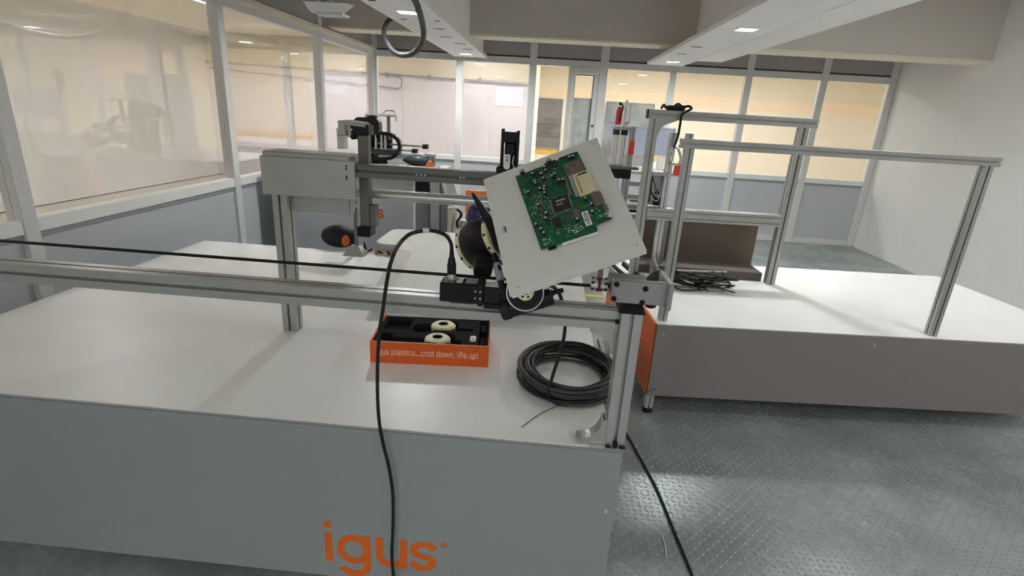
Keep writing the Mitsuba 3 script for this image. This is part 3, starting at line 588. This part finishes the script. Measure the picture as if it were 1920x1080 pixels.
obj('stand_arm', cat(cyl((.0, 1.48, .975), (-.06, 1.55, 1.02), .03, n=24), sphere((-.06, 1.55, 1.02), .034, 3), cyl((-.06, 1.55, 1.02), J, .034, .04, 24)), 'black', ra, 40)
obj('beam_mount', mm(-.09, .03, 1.425, 1.475, .932, .952, .002), 'black_soft', ra)
# black upright carrier on the crossbeam
ms = thing('carrier_mast', 'tall black slotted upright with a silver bracket behind the top of the white board', 'mast')
def mx(x0, x1, y0, y1, z0, z1, b=.002): return mm(x0, x1, y0, y1, z0, z1, b)
obj('back_plate', mx(-.165, -.118, 2.01, 2.02, 1.235, 1.37), 'black_soft', ms)
obj('side_rail', mx(-.178, -.168, 1.985, 2.02, 1.235, 1.392), 'black', ms)
obj('side_rail', mx(-.122, -.112, 1.985, 2.02, 1.235, 1.388), 'black', ms)
obj('cross_tie', mx(-.170, -.118, 1.988, 2.015, 1.345, 1.382), 'black', ms)
obj('motor', mx(-.163, -.128, 1.98, 2.01, 1.30, 1.342, .004), 'black', ms)
obj('silver_bracket', cat(mx(-.163, -.140, 1.975, 1.99, 1.262, 1.304), cyl((-.151, 1.975, 1.262), (-.151, 1.968, 1.262), .012, n=16)), 'silver', ms, 30)
for z in (1.272, 1.283, 1.294): obj('rib', mx(-.157, -.146, 1.972, 1.976, z - .002, z + .002, .0005), 'print_dark', ms)
obj('base_block', mx(-.19, -.10, 1.972, 2.03, 1.2345, 1.258, .003), 'black', ms)
obj('spring_wire', tube(cr([(-.128, 1.985, 1.30), (-.131, 1.98, 1.275), (-.126, 1.975, 1.262), (-.118, 1.97, 1.25)], 6), .0025, 6), 'silver', ms)

# ---------------- tilted white board with the circuit board
PM = frame(PC, PU, PV, PN)
def onp(m): return moved(m, PM)
wb = thing('white_board', 'square white plate tilted towards the viewer, carrying the green circuit board', 'plate')
obj('plate', onp(moved(bb(.3028, .3744, .006, .0012), frame((0, 0, -.003), (1, 0, 0), (0, 1, 0), (0, 0, 1)))), 'board_white', wb)
obj('backing_plate', onp(moved(bb(.2990, .3700, .0055, .001), frame((.001, -.0035, -.0095), (1, 0, 0), (0, 1, 0), (0, 0, 1)))), 'board_white', wb)
for (x, y) in ((-.129, .160), (.137, -.168), (-.129, -.172), (.138, .168)):
    k = obj('countersink', onp(moved(lathe([(0, 0), (.0045, 0), (.0045, .0006), (0, .0002)], 16), frame((x, y, 0), (1, 0, 0), (0, 1, 0), (0, 0, 1)))), 'pale_plastic', wb)
    obj('screw', onp(moved(bb(.0022, .006, .0012, .0003), frame((x, y, .0006), (.8, .6, 0), (-.6, .8, 0), (0, 0, 1)))), 'grey_plastic', k)
sl = obj('clip', onp(moved(extr(sg.LineString([(0, -.008), (.002, 0), (0, .008)]).buffer(.0025), .004), frame((-.131, -.001, 0), (1, 0, 0), (0, 1, 0), (0, 0, 1)))), 'silver', wb)
obj('clip_gap', onp(moved(extr(sg.LineString([(.003, -.009), (.005, 0), (.003, .008)]).buffer(.0012), .001), frame((-.1295, -.001, 0), (1, 0, 0), (0, 1, 0), (0, 0, 1)))), 'print_dark', wb)
obj('pencil_mark', onp(cat(tube(cr([(.105, .0, .0002), (.118, .004, .0002), (.131, .004, .0002)], 4), .0005, 5), tube(cr([(.127, -.002, .0002), (.13, -.008, .0002), (.127, -.012, .0002)], 4), .0006, 5))), 'pale_plastic', wb)

pc = thing('circuit_board', 'green printed circuit board with chips and card sockets fixed on the white plate', 'circuit board')
Z0 = .009; TOP = Z0 + .0016
out = sg.Polygon([(-.069, .1435), (.094, .1485), (.104, -.080), (.110, -.0835), (.073, -.0875), (.071, -.105), (-.058, -.1025)])
def flat(poly, z, h): return onp(extr(poly, h, frame((0, 0, z), (1, 0, 0), (0, 1, 0), (0, 0, 1))))
obj('substrate', flat(out, Z0, .0016), 'pcb', pc)
obj('standoff', onp(cat(*[cyl((x, y, 0), (x, y, Z0), .003, n=8) for x, y in ((-.06, .13), (.085, .13), (-.05, -.09), (.06, -.09), (.09, -.07))])), 'silver', pc)
obj('edge_strip', flat(sg.Polygon([(-.01, -.1025), (.071, -.1045), (.071, -.110), (.045, -.110), (.042, -.107), (.03, -.1095), (-.01, -.108)]), Z0 - .004, .003), 'white', pc)
obj('bottom_socket', flat(sg.box(-.042, -.109, -.024, -.101), Z0 - .004, .004), 'black', pc)
def pbox(name, x0, x1, y0, y1, h, m, b=.0006, parent=None, z=None, label=None):
    return obj(name, onp(mm(x0, x1, y0, y1, TOP if z is None else z, (TOP if z is None else z) + h, b)), m, parent or pc, label=label)
ch = pbox('main_chip', -.005, .0365, -.017, .0295, .0022, 'chip', .0004, label='large black square chip')
obj('chip_print', onp(cat(*[moved(bb(w_, .0016 if i else .0042, .0003, 0), frame((x_, y_, TOP + .0023), (1, .0, 0), (0, 1, 0), (0, 0, 1))) for i, (x_, y_, w_) in enumerate([(.0165, .0155, .022), (.012, .0065, .016), (.012, .0025, .014)])])), 'silver', ch)
pins = [(x, s) for x in np.linspace(-.003, .0345, 20) for s in (0, 1)]
obj('chip_pins', onp(cat(*[mm(x - .0005, x + .0005, (-.0195 if s else .0295), (-.017 if s else .032), TOP, TOP + .0006, 0) for x, s in pins], *[mm((-.0075 if s else .0365), (-.005 if s else .039), y - .0005, y + .0005, TOP, TOP + .0006, 0) for y in np.linspace(-.015, .0275, 22) for s in (0, 1)])), 'silver', ch)
pbox('memory_chip', -.0145, .0015, -.062, -.030, .002, 'chip', .0004)
pbox('logic_chip', .010, .027, -.052, -.031, .002, 'teal_dark', .0004)
ml = pbox('crystal_block', .035, .047, -.054, -.026, .005, 'socket_brown', .001)
sd = pbox('card_slot', .050, .092, .079, .122, .0035, 'socket_brown', .0006, label='brown metal memory card slot')
obj('slot_gap', onp(cat(mm(.0545, .0585, .088, .104, TOP + .0035, TOP + .0038, 0), mm(.066, .080, .1075, .1095, TOP + .0035, TOP + .0038, 0))), 'print_dark', sd)
cf = pbox('card_socket', .061, .102, .004, .076, .006, 'socket_cream', .0008, label='large cream coloured card socket')
obj('socket_slot', onp(mm(.073, .0955, .066, .0715, TOP + .006, TOP + .0064, 0)), 'print_dark', cf)
obj('pin_strip', onp(mm(.0665, .0715, .010, .070, TOP + .006, TOP + .0066, 0)), 'gold', cf)
obj('cover', onp(mm(.075, .101, .006, .064, TOP + .006, TOP + .0068, .0004)), 'socket_cream', cf)
pbox('pin_header', .052, .060, .008, .078, .004, 'grey_plastic', .0006)
pbox('pin_header', .040, .047, .02, .085, .002, 'socket_brown', .0006)
us = pbox('data_port', .085, .1075, -.040, -.003, .008, 'socket_brown', .001, label='metal data port at the board edge')
obj('port_mouth', onp(mm(.1072, .108, -.036, -.008, TOP + .002, TOP + .006, 0)), 'print_dark', us)
pbox('data_port', .100, .110, -.062, -.044, .005, 'socket_brown', .0008)
pbox('relay_block', .008, .037, .126, .146, .006, 'chip', .001)
pbox('relay_block', .022, .042, .060, .074, .004, 'chip', .0008)
pbox('regulator', -.012, .012, .078, .092, .0012, 'teal_dark', .0004)
pbox('regulator', -.022, -.006, .112, .135, .002, 'chip', .0004)
pbox('green_patch', -.013, .022, .042, .058, .0004, 'pcb', 0)
pbox('board_edge_pins', .045, .092, .1455, .1485, .004, 'chip', .0004)
pbox('board_edge_pins', .080, .1095, -.0872, -.0835, .003, 'chip', .0004)
lb = pbox('barcode_label', .0515, .066, -.083, -.040, .0004, 'white', 0, label='white sticker with a printed code')
obj('code_bars', onp(cat(*[mm(.0545, .0625, -.079 + i * .0017, -.079 + i * .0017 + (.0006 + .0005 * (i % 3 == 0)), TOP + .0004, TOP + .0006, 0) for i in range(20)])), 'print_dark', lb)
caps = [(-.0494, .1458), (.021, .1489), (-.0263, .1278), (-.0068, .1177), (.0058, .1359), (.0061, .1236), (-.0048, .1003), (-.0272, .1017), (-.0261, .0937), (.0157, .0964), (.0238, .1007), (-.0089, .0724), (-.0197, .0713), (-.0109, .0636), (-.0122, .0529), (-.0487, .0743), (.0285, .0764), (.0372, .0736), (.0706, -.007), (.0788, -.0293), (.0747, -.0512), (.0382, -.0574), (-.0232, -.0091), (-.0277, -.0236), (-.0531, -.0311), (-.0449, -.0496), (-.0412, -.0628), (-.035, .0243), (.0706, .138), (.0794, .1368)]
for i, (x, y) in enumerate(caps):
    big = i in (0, 1); r, h = (.0058, .011) if big else (.0043, .0085)
    k = obj('capacitor', onp(cyl((x, y - .002, TOP), (x, y - .002, TOP + h), r, n=14)), 'chip', pc, 30)
    obj('cap_top', onp(cyl((x, y - .002, TOP + h), (x, y - .002, TOP + h + .0004), r * .8, n=14)), 'grey_plastic' if big else 'silver', k)
obj('capacitor', onp(cyl((-.046, .110, TOP), (-.046, .110, TOP + .006), .0075, n=18)), 'teal_dark', pc, 30)
r4 = random.Random(11); sm, sm2, sk = [], [], []
def clusters(lst, n, x0, x1, y0, y1):
    for _ in range(n):
        x, y = r4.uniform(x0, x1), r4.uniform(y0, y1); w_, h_ = r4.choice(((.0026, .0013), (.0013, .0026), (.0034, .0018), (.0016, .0009)))
        lst.append(mm(x, x + w_, y, y + h_, TOP, TOP + .001, 0))
clusters(sm, 150, -.046, -.008, -.03, .065); clusters(sm, 60, -.02, .03, .09, .145); clusters(sm, 50, .045, .10, -.08, -.01); clusters(sm, 60, -.03, .05, -.075, -.02)
clusters(sm2, 190, -.045, -.005, -.04, .06); clusters(sm2, 130, -.05, .03, .06, .14); clusters(sm2, 60, .02, .06, .0, .06); clusters(sm2, 40, .0, .06, -.07, -.02)
clusters(sk, 14, -.06, -.035, .0, .03); clusters(sk, 22, -.052, -.030, -.098, -.075); clusters(sk, 26, .0, .04, -.095, -.07); clusters(sk, 12, .085, .10, -.078, -.065); clusters(sk, 10, -.062, -.05, .06, .09)
stuff(obj('resistor_bits', onp(cat(sm)), 'grey_plastic', pc)); stuff(obj('chip_bits', onp(cat(sm2)), 'chip', pc))
obj('board_print', onp(cat([moved(q, frame((0, 0, -.0007), (1, 0, 0), (0, 1, 0), (0, 0, 1))) for q in sk], extr(sg.Point(-.012, -.074).buffer(.0035).difference(sg.Point(-.012, -.074).buffer(.0027)), .0003, frame((0, 0, TOP), (1, 0, 0), (0, 1, 0), (0, 0, 1))), extr(sg.LineString([(.024, -.092), (.044, -.084), (.042, -.076), (.022, -.084), (.024, -.092)]).buffer(.0006), .0003, frame((0, 0, TOP), (1, 0, 0), (0, 1, 0), (0, 0, 1))))), 'silk', pc)

# ================================================================== NEIGHBOURING BENCH ON THE RIGHT
A2 = math.radians(4.0)
def B2(m): return moved(m, frame((.655, 2.70, 0), (math.cos(A2), math.sin(A2), 0), (-math.sin(A2), math.cos(A2), 0), (0, 0, 1)))
b2 = thing('side_bench', 'grey fronted bench with an orange end panel standing across the aisle at right', 'workbench')
T2 = .405
obj('worktop', B2(mm(.005, 2.6, .01, 1.38, T2 - .03, T2, .003)), 'laminate', b2)
obj('front_panel', B2(mm(.0, 2.6, -.006, .008, -.025, T2 + .002, .002)), 'panel_warm', b2)
obj('end_panel', B2(mm(-.010, .002, .012, 1.38, -.025, T2 + .002, .002)), 'orange', b2, label='orange end panel')
for (x, z) in ((.035, .355), (.035, .03), (1.2, .355), (2.4, .355)): obj('screw', B2(bolt_mesh((x, -.006, z), (0, -1, 0), .006, .004)), 'chrome', b2, 30)
for y in (.06, .5): obj('side_screw', B2(bolt_mesh((-.010, y, .33 - .3 * (y < .2)), (-1, 0, 0), .005, .003)), 'chrome', b2, 30)
for (x, y) in ((.03, .04), (2.5, .04), (.03, 1.33), (2.5, 1.33)):
    f = obj('leg', B2(bar((x, y, FL + .03), (x, y, T2 - .03), .045, .045, up=(0, 1, 0))), 'alu_light', b2)
    obj('foot', B2(cyl((x, y, FL), (x, y, FL + .035), .03, .022, ch=.003)), 'black', f, 30)
obj('shelf', B2(mm(.06, 2.5, .3, 1.4, -.06, -.03, .002)), 'dark_room', b2)
# front post frame on it
fp = thing('bench_portal', 'aluminium post frame rising from the right bench at the edge of the view', 'frame')
obj('post', bar((.697, 2.785, T2), (.697, 2.785, 1.33), .045, .045, up=(0, 1, 0)), 'alu', fp)
obj('post', bar((2.2, 2.88, T2), (2.2, 2.88, 1.33), .045, .045, up=(0, 1, 0)), 'alu', fp)
obj('top_beam', bar((.65, 2.783, 1.352), (2.25, 2.883, 1.352), .045, .045), 'alu', fp)
# rear portal with shelves
rp = thing('rear_portal', 'tall aluminium portal on the right bench, its top beam carrying a black cable', 'frame')
obj('post', bar((.655, 3.62, T2), (.655, 3.62, 1.463), .058, .058, up=(0, 1, 0)), 'alu', rp)
obj('post', bar((1.62, 3.68, T2), (1.62, 3.68, 1.463), .058, .058, up=(0, 1, 0)), 'alu', rp)
obj('top_beam', bar((.612, 3.615, 1.4915), (1.70, 3.685, 1.4915), .056, .056), 'alu', rp)
obj('beam_cap', mm(.603, .612, 3.585, 3.645, 1.463, 1.52, .002), 'black', rp)
obj('mid_beam', bar((.684, 3.62, .856), (1.59, 3.67, .856), .078, .078, .039), 'alu', rp)
obj('corner_plate', extr(sg.Polygon([(0, 0), (.13, 0), (.10, -.012), (.05, -.03), (.02, -.06), (.006, -.11), (0, -.11)]), .02, facing((.684, 3.63, 1.463))), 'alu', rp)
obj('inner_column', bar((.80, 3.66, T2), (.80, 3.66, 1.385), .045, .045, up=(0, 1, 0)), 'alu_light', rp)
obj('inner_column', bar((.905, 3.66, T2), (.905, 3.66, 1.385), .045, .045, up=(0, 1, 0)), 'alu', rp)
obj('shelf', mm(.69, .80, 3.62, 3.72, 1.105, 1.13, .002), 'alu', rp)
obj('red_tag', mm(.828, .884, 3.618, 3.624, 1.116, 1.19, .001), 'tag_red', rp)
hc = thing('hanging_cable', 'black cable looping over the portal beam and hanging to a silver ring at right', 'cable')
obj('sheath', tube(cr([(.69, 3.60, 1.527), (.70, 3.59, 1.55), (.72, 3.60, 1.535), (.76, 3.60, 1.54), (.79, 3.60, 1.56), (.82, 3.60, 1.545), (.86, 3.60, 1.55), (.87, 3.575, 1.535), (.82, 3.572, 1.50), (.815, 3.572, 1.44), (.812, 3.57, 1.37), (.80, 3.57, 1.31), (.79, 3.57, 1.29)], 7), .008, 8), 'cable', hc, 40)
obj('loop', tube(cr([(.79, 3.57, 1.30), (.775, 3.57, 1.25), (.80, 3.57, 1.20), (.84, 3.57, 1.19), (.85, 3.57, 1.23), (.83, 3.57, 1.28), (.80, 3.57, 1.31)], 7), .008, 8), 'silver', hc, 40)
obj('beam_box', mm(.73, .84, 3.60, 3.66, 1.5195, 1.55, .006), 'black_soft', hc)
eu = thing('electronics_unit', 'grey wired electronics unit on the middle beam of the portal', 'electronics')
obj('back_plate', mm(.69, .79, 3.70, 3.715, .90, 1.10, .002), 'steel_sheet', eu)
obj('terminal_row', cat(*[mm(.695, .715, 3.68, 3.70, .92 + i * .018, .932 + i * .018, .001) for i in range(10)]), 'print_dark', eu)
obj('module', mm(.74, .775, 3.67, 3.70, .90, .99, .003), 'black_soft', eu)
for i in range(5):
    obj('wire', tube(cr([(.715, 3.68, 1.08 - i * .03), (.735 + .01 * (i % 2), 3.655, 1.02 - i * .02), (.76, 3.65, .98 - .01 * i), (.782, 3.66, .99 + .02 * (i % 3))], 6), .003, 6), ('cable', 'white', 'pale_plastic')[i % 3], eu)
# guide cylinders further back on their own stand
gs = thing('guide_stand', 'black base with chrome guide rods and an orange tag in front of the whiteboard', 'fixture')
obj('base', mm(.47, .63, 4.12, 4.30, 1.02, 1.09, .003), 'black', gs)
obj('base_top', mm(.46, .68, 4.10, 4.30, 1.09, 1.112, .002), 'alu_dark', gs)
for x in (.495, .555): obj('guide_rod', cyl((x, 4.2, 1.11), (x, 4.2, 1.36), .022, n=20), 'chrome', gs, 40)
for x in (.495, .555): obj('rod_collar', cyl((x, 4.2, 1.335), (x, 4.2, 1.372), .026, n=20), 'print_dark', gs, 40)
obj('top_plate', mm(.465, .61, 4.16, 4.24, 1.372, 1.395, .002), 'alu', gs)
obj('valve', cat(mm(.535, .55, 4.19, 4.21, 1.395, 1.43, .002), cyl((.55, 4.2, 1.41), (.58, 4.2, 1.425), .012, n=12)), 'silver', gs)
obj('column', bar((.610, 4.16, .2), (.610, 4.16, 1.40), .04, .04, up=(0, 1, 0)), 'alu', gs)
obj('orange_tag', mm(.590, .632, 4.128, 4.138, 1.20, 1.30, .001), 'tag_red', gs)
obj('leg', bar((.50, 4.25, FL), (.50, 4.25, 1.02), .045, .045, up=(0, 1, 0)), 'alu', gs)
obj('leg', bar((.61, 4.25, FL), (.61, 4.25, 1.02), .045, .045, up=(0, 1, 0)), 'alu', gs)
for i, z in enumerate((.72, .80, .88, .98)): obj('shelf_bar', bar((.635, 4.2, z), (.82, 4.2, z), .035, .035), 'alu', gs)
for i, z in enumerate((.755, .835)): obj('shelf_part', mm(.66, .78, 4.2, 4.26, z, z + .02, .003), ('black_soft', 'grey_plastic')[i], gs)
br = thing('rail_pair', 'pair of black edged linear rails lying along the left side of the right bench', 'rail')
ra0, ra1 = np.array((.565, 3.86, T2 + .018)), np.array((.665, 3.36, T2 + .018)); rx = unit(np.cross(ra1 - ra0, (0, 0, 1)))
def rbar(off, w, h, z): return at_frame(bb(w, h, .50, .002), (ra0 + ra1) / 2 + rx * off + np.array((0, 0, z)), ra1 - ra0)
for o in (.052, -.052): obj('rail', rbar(o, .022, .036, 0.0), 'black_soft', br)
for o in (.078, -.078): obj('rail_edge', rbar(o, .012, .026, -.005), 'alu', br)
obj('strip', rbar(0, .058, .014, -.011), 'white', br)
bh = thing('black_housing', 'black rounded housing on the right bench behind the grey end block', 'housing')
obj('shell', hull([(*(np.array((.80, 3.42, T2)) + d_),) for d_ in ((-.08, -.05, .03), (-.085, .05, .03), (.09, -.05, 0), (.09, .05, 0), (-.06, -.05, 0), (-.06, .05, 0), (-.04, -.04, .085), (.06, -.04, .12), (-.04, .04, .085), (.06, .04, .12), (.09, 0, .09))]), 'black', bh)
obj('knob', sphere((.725, 3.38, T2 + .03), .024), 'black_soft', bh, True)
wh = thing('wire_heap', 'tangle of black and grey wires on the right bench under the portal', 'wires')
r5 = random.Random(9)
for i in range(16):
    p = [(r5.uniform(.80, 1.30), r5.uniform(3.35, 3.6), T2 + r5.uniform(.005, .10)) for _ in range(6)]
    obj('wire', tube(cr(p, 8), .005, 6), ('cable', 'cable_grey', 'cable', 'pale_plastic')[i % 4], wh, 40)
obj('wire_drop', tube(cr([(.775, 3.60, .79), (.77, 3.60, .66), (.78, 3.58, .55), (.82, 3.55, .47), (.86, 3.5, T2 + .01)], 8), .006, 6), 'pale_plastic', wh, 40)
dk = thing('wiring_cabinet', 'brown backed open cabinet with columns under the portal beam', 'cabinet')
obj('back', mm(.70, 1.58, 3.95, 3.97, T2, .82, .002), 'umber', dk)
obj('sill', mm(.68, 1.58, 3.72, 3.97, T2, T2 + .06, .002), 'dark_room', dk)
for x in (.83, .87): obj('column', bar((x, 3.80, T2 + .06), (x, 3.80, .815), .03, .03, up=(0, 1, 0)), 'alu', dk)
obj('lamp_cap', cyl((.94, 3.74, .70), (.94, 3.70, .70), .022, n=16), 'pale_plastic', dk, 40)
# floor cable and cable tie
fc = solo('floor_cable', tube(cr([(.33, 3.1, FL + .006), (.47, 2.7, FL + .006), (.528, 2.466, FL + .006), (.567, 2.265, FL + .006), (.601, 2.089, FL + .006), (.619, 1.933, FL + .006), (.631, 1.78, FL + .006), (.641, 1.684, FL + .006), (.65, 1.5, FL + .006), (.62, 1.2, FL + .006), (.5, .9, FL + .006)], 8), .006, 8), 'cable', 'black cable snaking along the metal floor beside the bench', 'cable', smooth=40)
solo('cable_tie', tube(cr([(.577, 1.775, FL + .004), (.578, 1.71, FL + .005), (.572, 1.649, FL + .004)], 5), .0028, 6), 'pale_plastic', 'pale cable tie lying on the metal floor plate', 'cable tie')

# ================================================================== FAR LEFT WORKSTATION
fw = thing('machine_cabinet', 'pale grey machine cabinet with small orange letters behind the silver rail', 'cabinet')
obj('body', mm(-2.45, -1.165, 4.6, 5.5, FL, .872, .004), 'panel_pale', fw)
obj('top_plate', mm(-2.46, -1.0, 4.58, 5.5, .872, .892, .003), 'alu', fw)
lt = text('igus', .098, np.eye(4), .001, True)
obj('letters', moved(lt, facing((-1.435 - lt.bounds[1, 0], 4.5995, .488))), 'orange_logo', fw)
ma = thing('handling_machine', 'small black and silver handling machine with a cable chain arch on the pale cabinet', 'machine')
def M_(x0, x1, z0, z1, y0=4.7, y1=4.8, b=.003): return mm(x0, x1, y0, y1, z0, z1, b)
obj('back_post', M_(-1.625, -1.59, .892, 1.36, 4.72, 4.76), 'alu', ma)
obj('back_post', M_(-1.55, -1.52, .892, 1.34, 4.74, 4.78), 'alu_dark', ma)
obj('motor_cover', hull([(-1.80, 4.68, 1.225), (-1.60, 4.68, 1.225), (-1.60, 4.68, 1.335), (-1.68, 4.68, 1.335), (-1.74, 4.68, 1.28), (-1.80, 4.80, 1.225), (-1.60, 4.80, 1.225), (-1.60, 4.80, 1.335), (-1.68, 4.80, 1.335)]), 'black', ma)
obj('wheel_cover', hull([(-1.55 + .07 * math.cos(a) , y, 1.26 + .10 * math.sin(a)) for a in np.linspace(0, 6.28, 14) for y in (4.68, 4.76)]), 'black', ma)
obj('top_arm', M_(-1.60, -1.33, 1.355, 1.372, 4.68, 4.72), 'silver', ma)
obj('arm_hook', tube(cr([(-1.46, 4.70, 1.37), (-1.42, 4.70, 1.405), (-1.36, 4.70, 1.40), (-1.335, 4.70, 1.36), (-1.345, 4.70, 1.32)], 6), .006, 6), 'silver', ma, 40)
obj('slide_post', M_(-1.42, -1.395, 1.16, 1.36, 4.69, 4.72), 'alu_dark', ma)
obj('bracket_arm', M_(-1.86, -1.64, 1.20, 1.235, 4.66, 4.72), 'alu_light', ma)
obj('side_motor', M_(-1.86, -1.79, 1.06, 1.21, 4.67, 4.74), 'alu', ma)
obj('pad', M_(-1.72, -1.63, 1.15, 1.20, 4.68, 4.74), 'black', ma)
arc = [(-1.57, 1.215), (-1.45, 1.215), (-1.37, 1.205), (-1.32, 1.17), (-1.30, 1.12), (-1.315, 1.06), (-1.36, 1.02), (-1.42, 1.00), (-1.56, .99)]
ca = cr([(x, 4.67, z) for x, z in arc], 5); 
for i in range(0, len(ca) - 1, 2):
    a_, b_ = ca[i], ca[min(i + 2, len(ca) - 1)]; d_ = b_ - a_
    if np.linalg.norm(d_) > 1e-6: obj('chain_link', at_frame(bb(.030, .05, np.linalg.norm(d_) * .95, .003), (a_ + b_) / 2, d_, (0, 1, 0)), 'black', ma)
for x in (-1.52, -1.47, -1.435): obj('pin', cyl((x, 4.69, 1.08), (x, 4.69, 1.20), .011, n=12), 'silver', ma, 40)
obj('bed', M_(-1.6, -1.32, 1.03, 1.075, 4.69, 4.80), 'teal_dark', ma)
obj('long_slide', M_(-1.55, -1.09, 1.112, 1.128, 4.74, 4.77), 'alu_dark', ma)
obj('long_slide', M_(-1.55, -1.16, 1.07, 1.088, 4.70, 4.74), 'alu', ma)
obj('slide_cap', M_(-1.20, -1.155, 1.062, 1.098, 4.68, 4.74), 'black', ma)
obj('slide_cap', M_(-1.115, -1.07, 1.10, 1.14, 4.72, 4.78), 'black', ma)
obj('deck', M_(-1.55, -1.02, 1.025, 1.04, 4.72, 4.86), 'alu_light', ma)
obj('deck_leg', M_(-1.11, -1.06, .892, 1.025, 4.76, 4.80), 'panel_pale', ma)
obj('deck_leg', M_(-1.03, -1.0, .892, 1.06, 4.70, 4.74), 'grey_plastic', ma)
obj('deck_edge', M_(-1.09, -1.0, 1.045, 1.07, 4.68, 4.76), 'alu_light', ma)
obj('drive_block', M_(-1.57, -1.40, 1.085, 1.205, 4.76, 4.80), 'black', ma)
obj('drive_block', M_(-1.66, -1.56, .90, 1.16, 4.72, 4.80), 'black_soft', ma)
obj('lower_motor', M_(-1.58, -1.42, .905, .99, 4.68, 4.76), 'black', ma)
obj('red_loom', tube(cr([(-1.62, 4.63, .905), (-1.5, 4.63, .93), (-1.4, 4.62, .905), (-1.33, 4.62, .94), (-1.28, 4.63, .91)], 6), .012, 8), 'maroon', ma, 40)
obj('clear_tube', tube(cr([(-1.40, 4.64, .99), (-1.36, 4.62, .93), (-1.32, 4.62, .90)], 6), .008, 8), 'silver', ma, 40)
obj('lower_deck', M_(-1.5, -.99, .892, .955, 4.62, 4.9), 'alu_light', ma)
oc = thing('oval_case', 'dark green oval case with a black grip on the pale cabinet', 'case')
obj('shell', sphere((-1.16, 4.68, 1.005), (.105, .06, .050), 3), 'teal_dark', oc, True)
obj('grip', tube(cr([(-1.265, 4.66, 1.0), (-1.2, 4.62, .985), (-1.1, 4.62, .975), (-1.06, 4.66, .98)], 6), .012, 8), 'black', oc, 40)
ob = thing('orange_connector', 'small orange connector block beside the oval case', 'connector')
obj('body', cat(mm(-1.055, -1.0, 4.62, 4.66, 0.957, 0.992, .006), mm(-1.04, -1.015, 4.62, 4.66, 0.992, 1.007, .004)), 'orange', ob)
obj('lug', cat(mm(-1.07, -1.055, 4.63, 4.65, 0.962, 0.977, .003), mm(-1.0, -.985, 4.63, 4.65, 0.974, 0.987, .003)), 'orange', ob)
co = thing('machine_console', 'grey and off-white angular console with a dark screen behind the silver rail', 'console')
obj('body', hull([(-1.10, 4.42, FL), (-.74, 4.42, FL), (-.74, 4.56, FL), (-1.10, 4.56, FL), (-1.10, 4.42, .88), (-.90, 4.42, .91), (-1.10, 4.56, .88), (-.90, 4.56, .91), (-.74, 4.42, .45), (-.74, 4.56, .45)]), 'grey_plastic', co)
obj('screen', mm(-1.10, -.985, 4.405, 4.42, .775, .865, .003), 'black', co)
obj('screen_hood', hull([(-1.13, 4.36, .855), (-.985, 4.36, .90), (-.985, 4.44, .90), (-1.13, 4.44, .855), (-1.13, 4.36, .868), (-.985, 4.36, .912), (-.985, 4.44, .912), (-1.13, 4.44, .868)]), 'white', co)
obj('front_leaf', mm(-.975, -.885, 4.40, 4.42, FL + .1, .885, .003), 'panel_pale', co)
obj('rear_leaf', hull([(-.86, 4.40, .91), (-.79, 4.40, .91), (-.72, 4.40, .72), (-.80, 4.40, .70), (-.86, 4.43, .91), (-.79, 4.43, .91), (-.72, 4.43, .72), (-.80, 4.43, .70)]), 'pale_plastic', co)
obj('rear_leaf', mm(-.82, -.74, 4.40, 4.42, .30, .66, .003), 'pale_plastic', co)
obj('seam', cat(mm(-.978, -.972, 4.395, 4.401, .3, .885, 0), mm(-.888, -.882, 4.395, 4.401, .3, .885, 0)), 'print_dark', co)
cl = thing('clamp_stand', 'small wired clamp stand with thin silver rods on a pink plate', 'clamp')
obj('plate', mm(-.80, -.52, 4.14, 4.32, .405, .42, .003), 'print_pale', cl)
for x in (-.75, -.70, -.64): obj('rod', cyl((x, 4.2, .42), (x + .02, 4.2, .66), .010, n=10), 'silver', cl, 40)
obj('head', mm(-.70, -.62, 4.18, 4.23, .50, .60, .004), 'pale_plastic', cl)
obj('wire', tube(cr([(-.70, 4.17, .69), (-.66, 4.16, .65), (-.70, 4.16, .58), (-.67, 4.16, .50), (-.68, 4.16, .42)], 6), .010, 8), 'cable', cl, 40)
obj('stem', mm(-.70, -.62, 4.22, 4.30, FL, .405, .003), 'alu', cl)
db = thing('display_board', 'white board with an orange frame partly hidden by the tilted plate', 'board')
obj('frame', extr(sg.box(-.76, .45, -.25, .725).difference(sg.box(-.72, .49, -.29, .69)), .03, facing((0, 5.03, 0))), 'orange', db)
obj('sheet', mm(-.72, -.29, 5.01, 5.025, .49, .69, .001), 'white', db)
for x in (-.70, -.31): obj('leg', mm(x - .015, x + .015, 5.03, 5.06, FL, .5, .003), 'alu', db)
kb2 = thing('cardboard_box', 'brown cardboard box below the orange framed board', 'box')
obj('carton', mm(-.70, -.42, 4.7, 4.95, .42, .56, .003), 'brown', kb2)
obj('tape', mm(-.57, -.55, 4.699, 4.951, .419, .5605, 0), 'pale_plastic', kb2)
gt = thing('rear_table', 'low grey table behind the clamp stand carrying the cardboard box', 'table')
obj('top', mm(-.78, .1, 4.6, 5.0, .36, .42, .003), 'grey_plastic', gt)
for (x, y) in ((-.75, 4.63), (.06, 4.63), (-.75, 4.97), (.06, 4.97)): obj('leg', mm(x - .02, x + .02, y - .02, y + .02, FL, .36, .003), 'alu', gt)
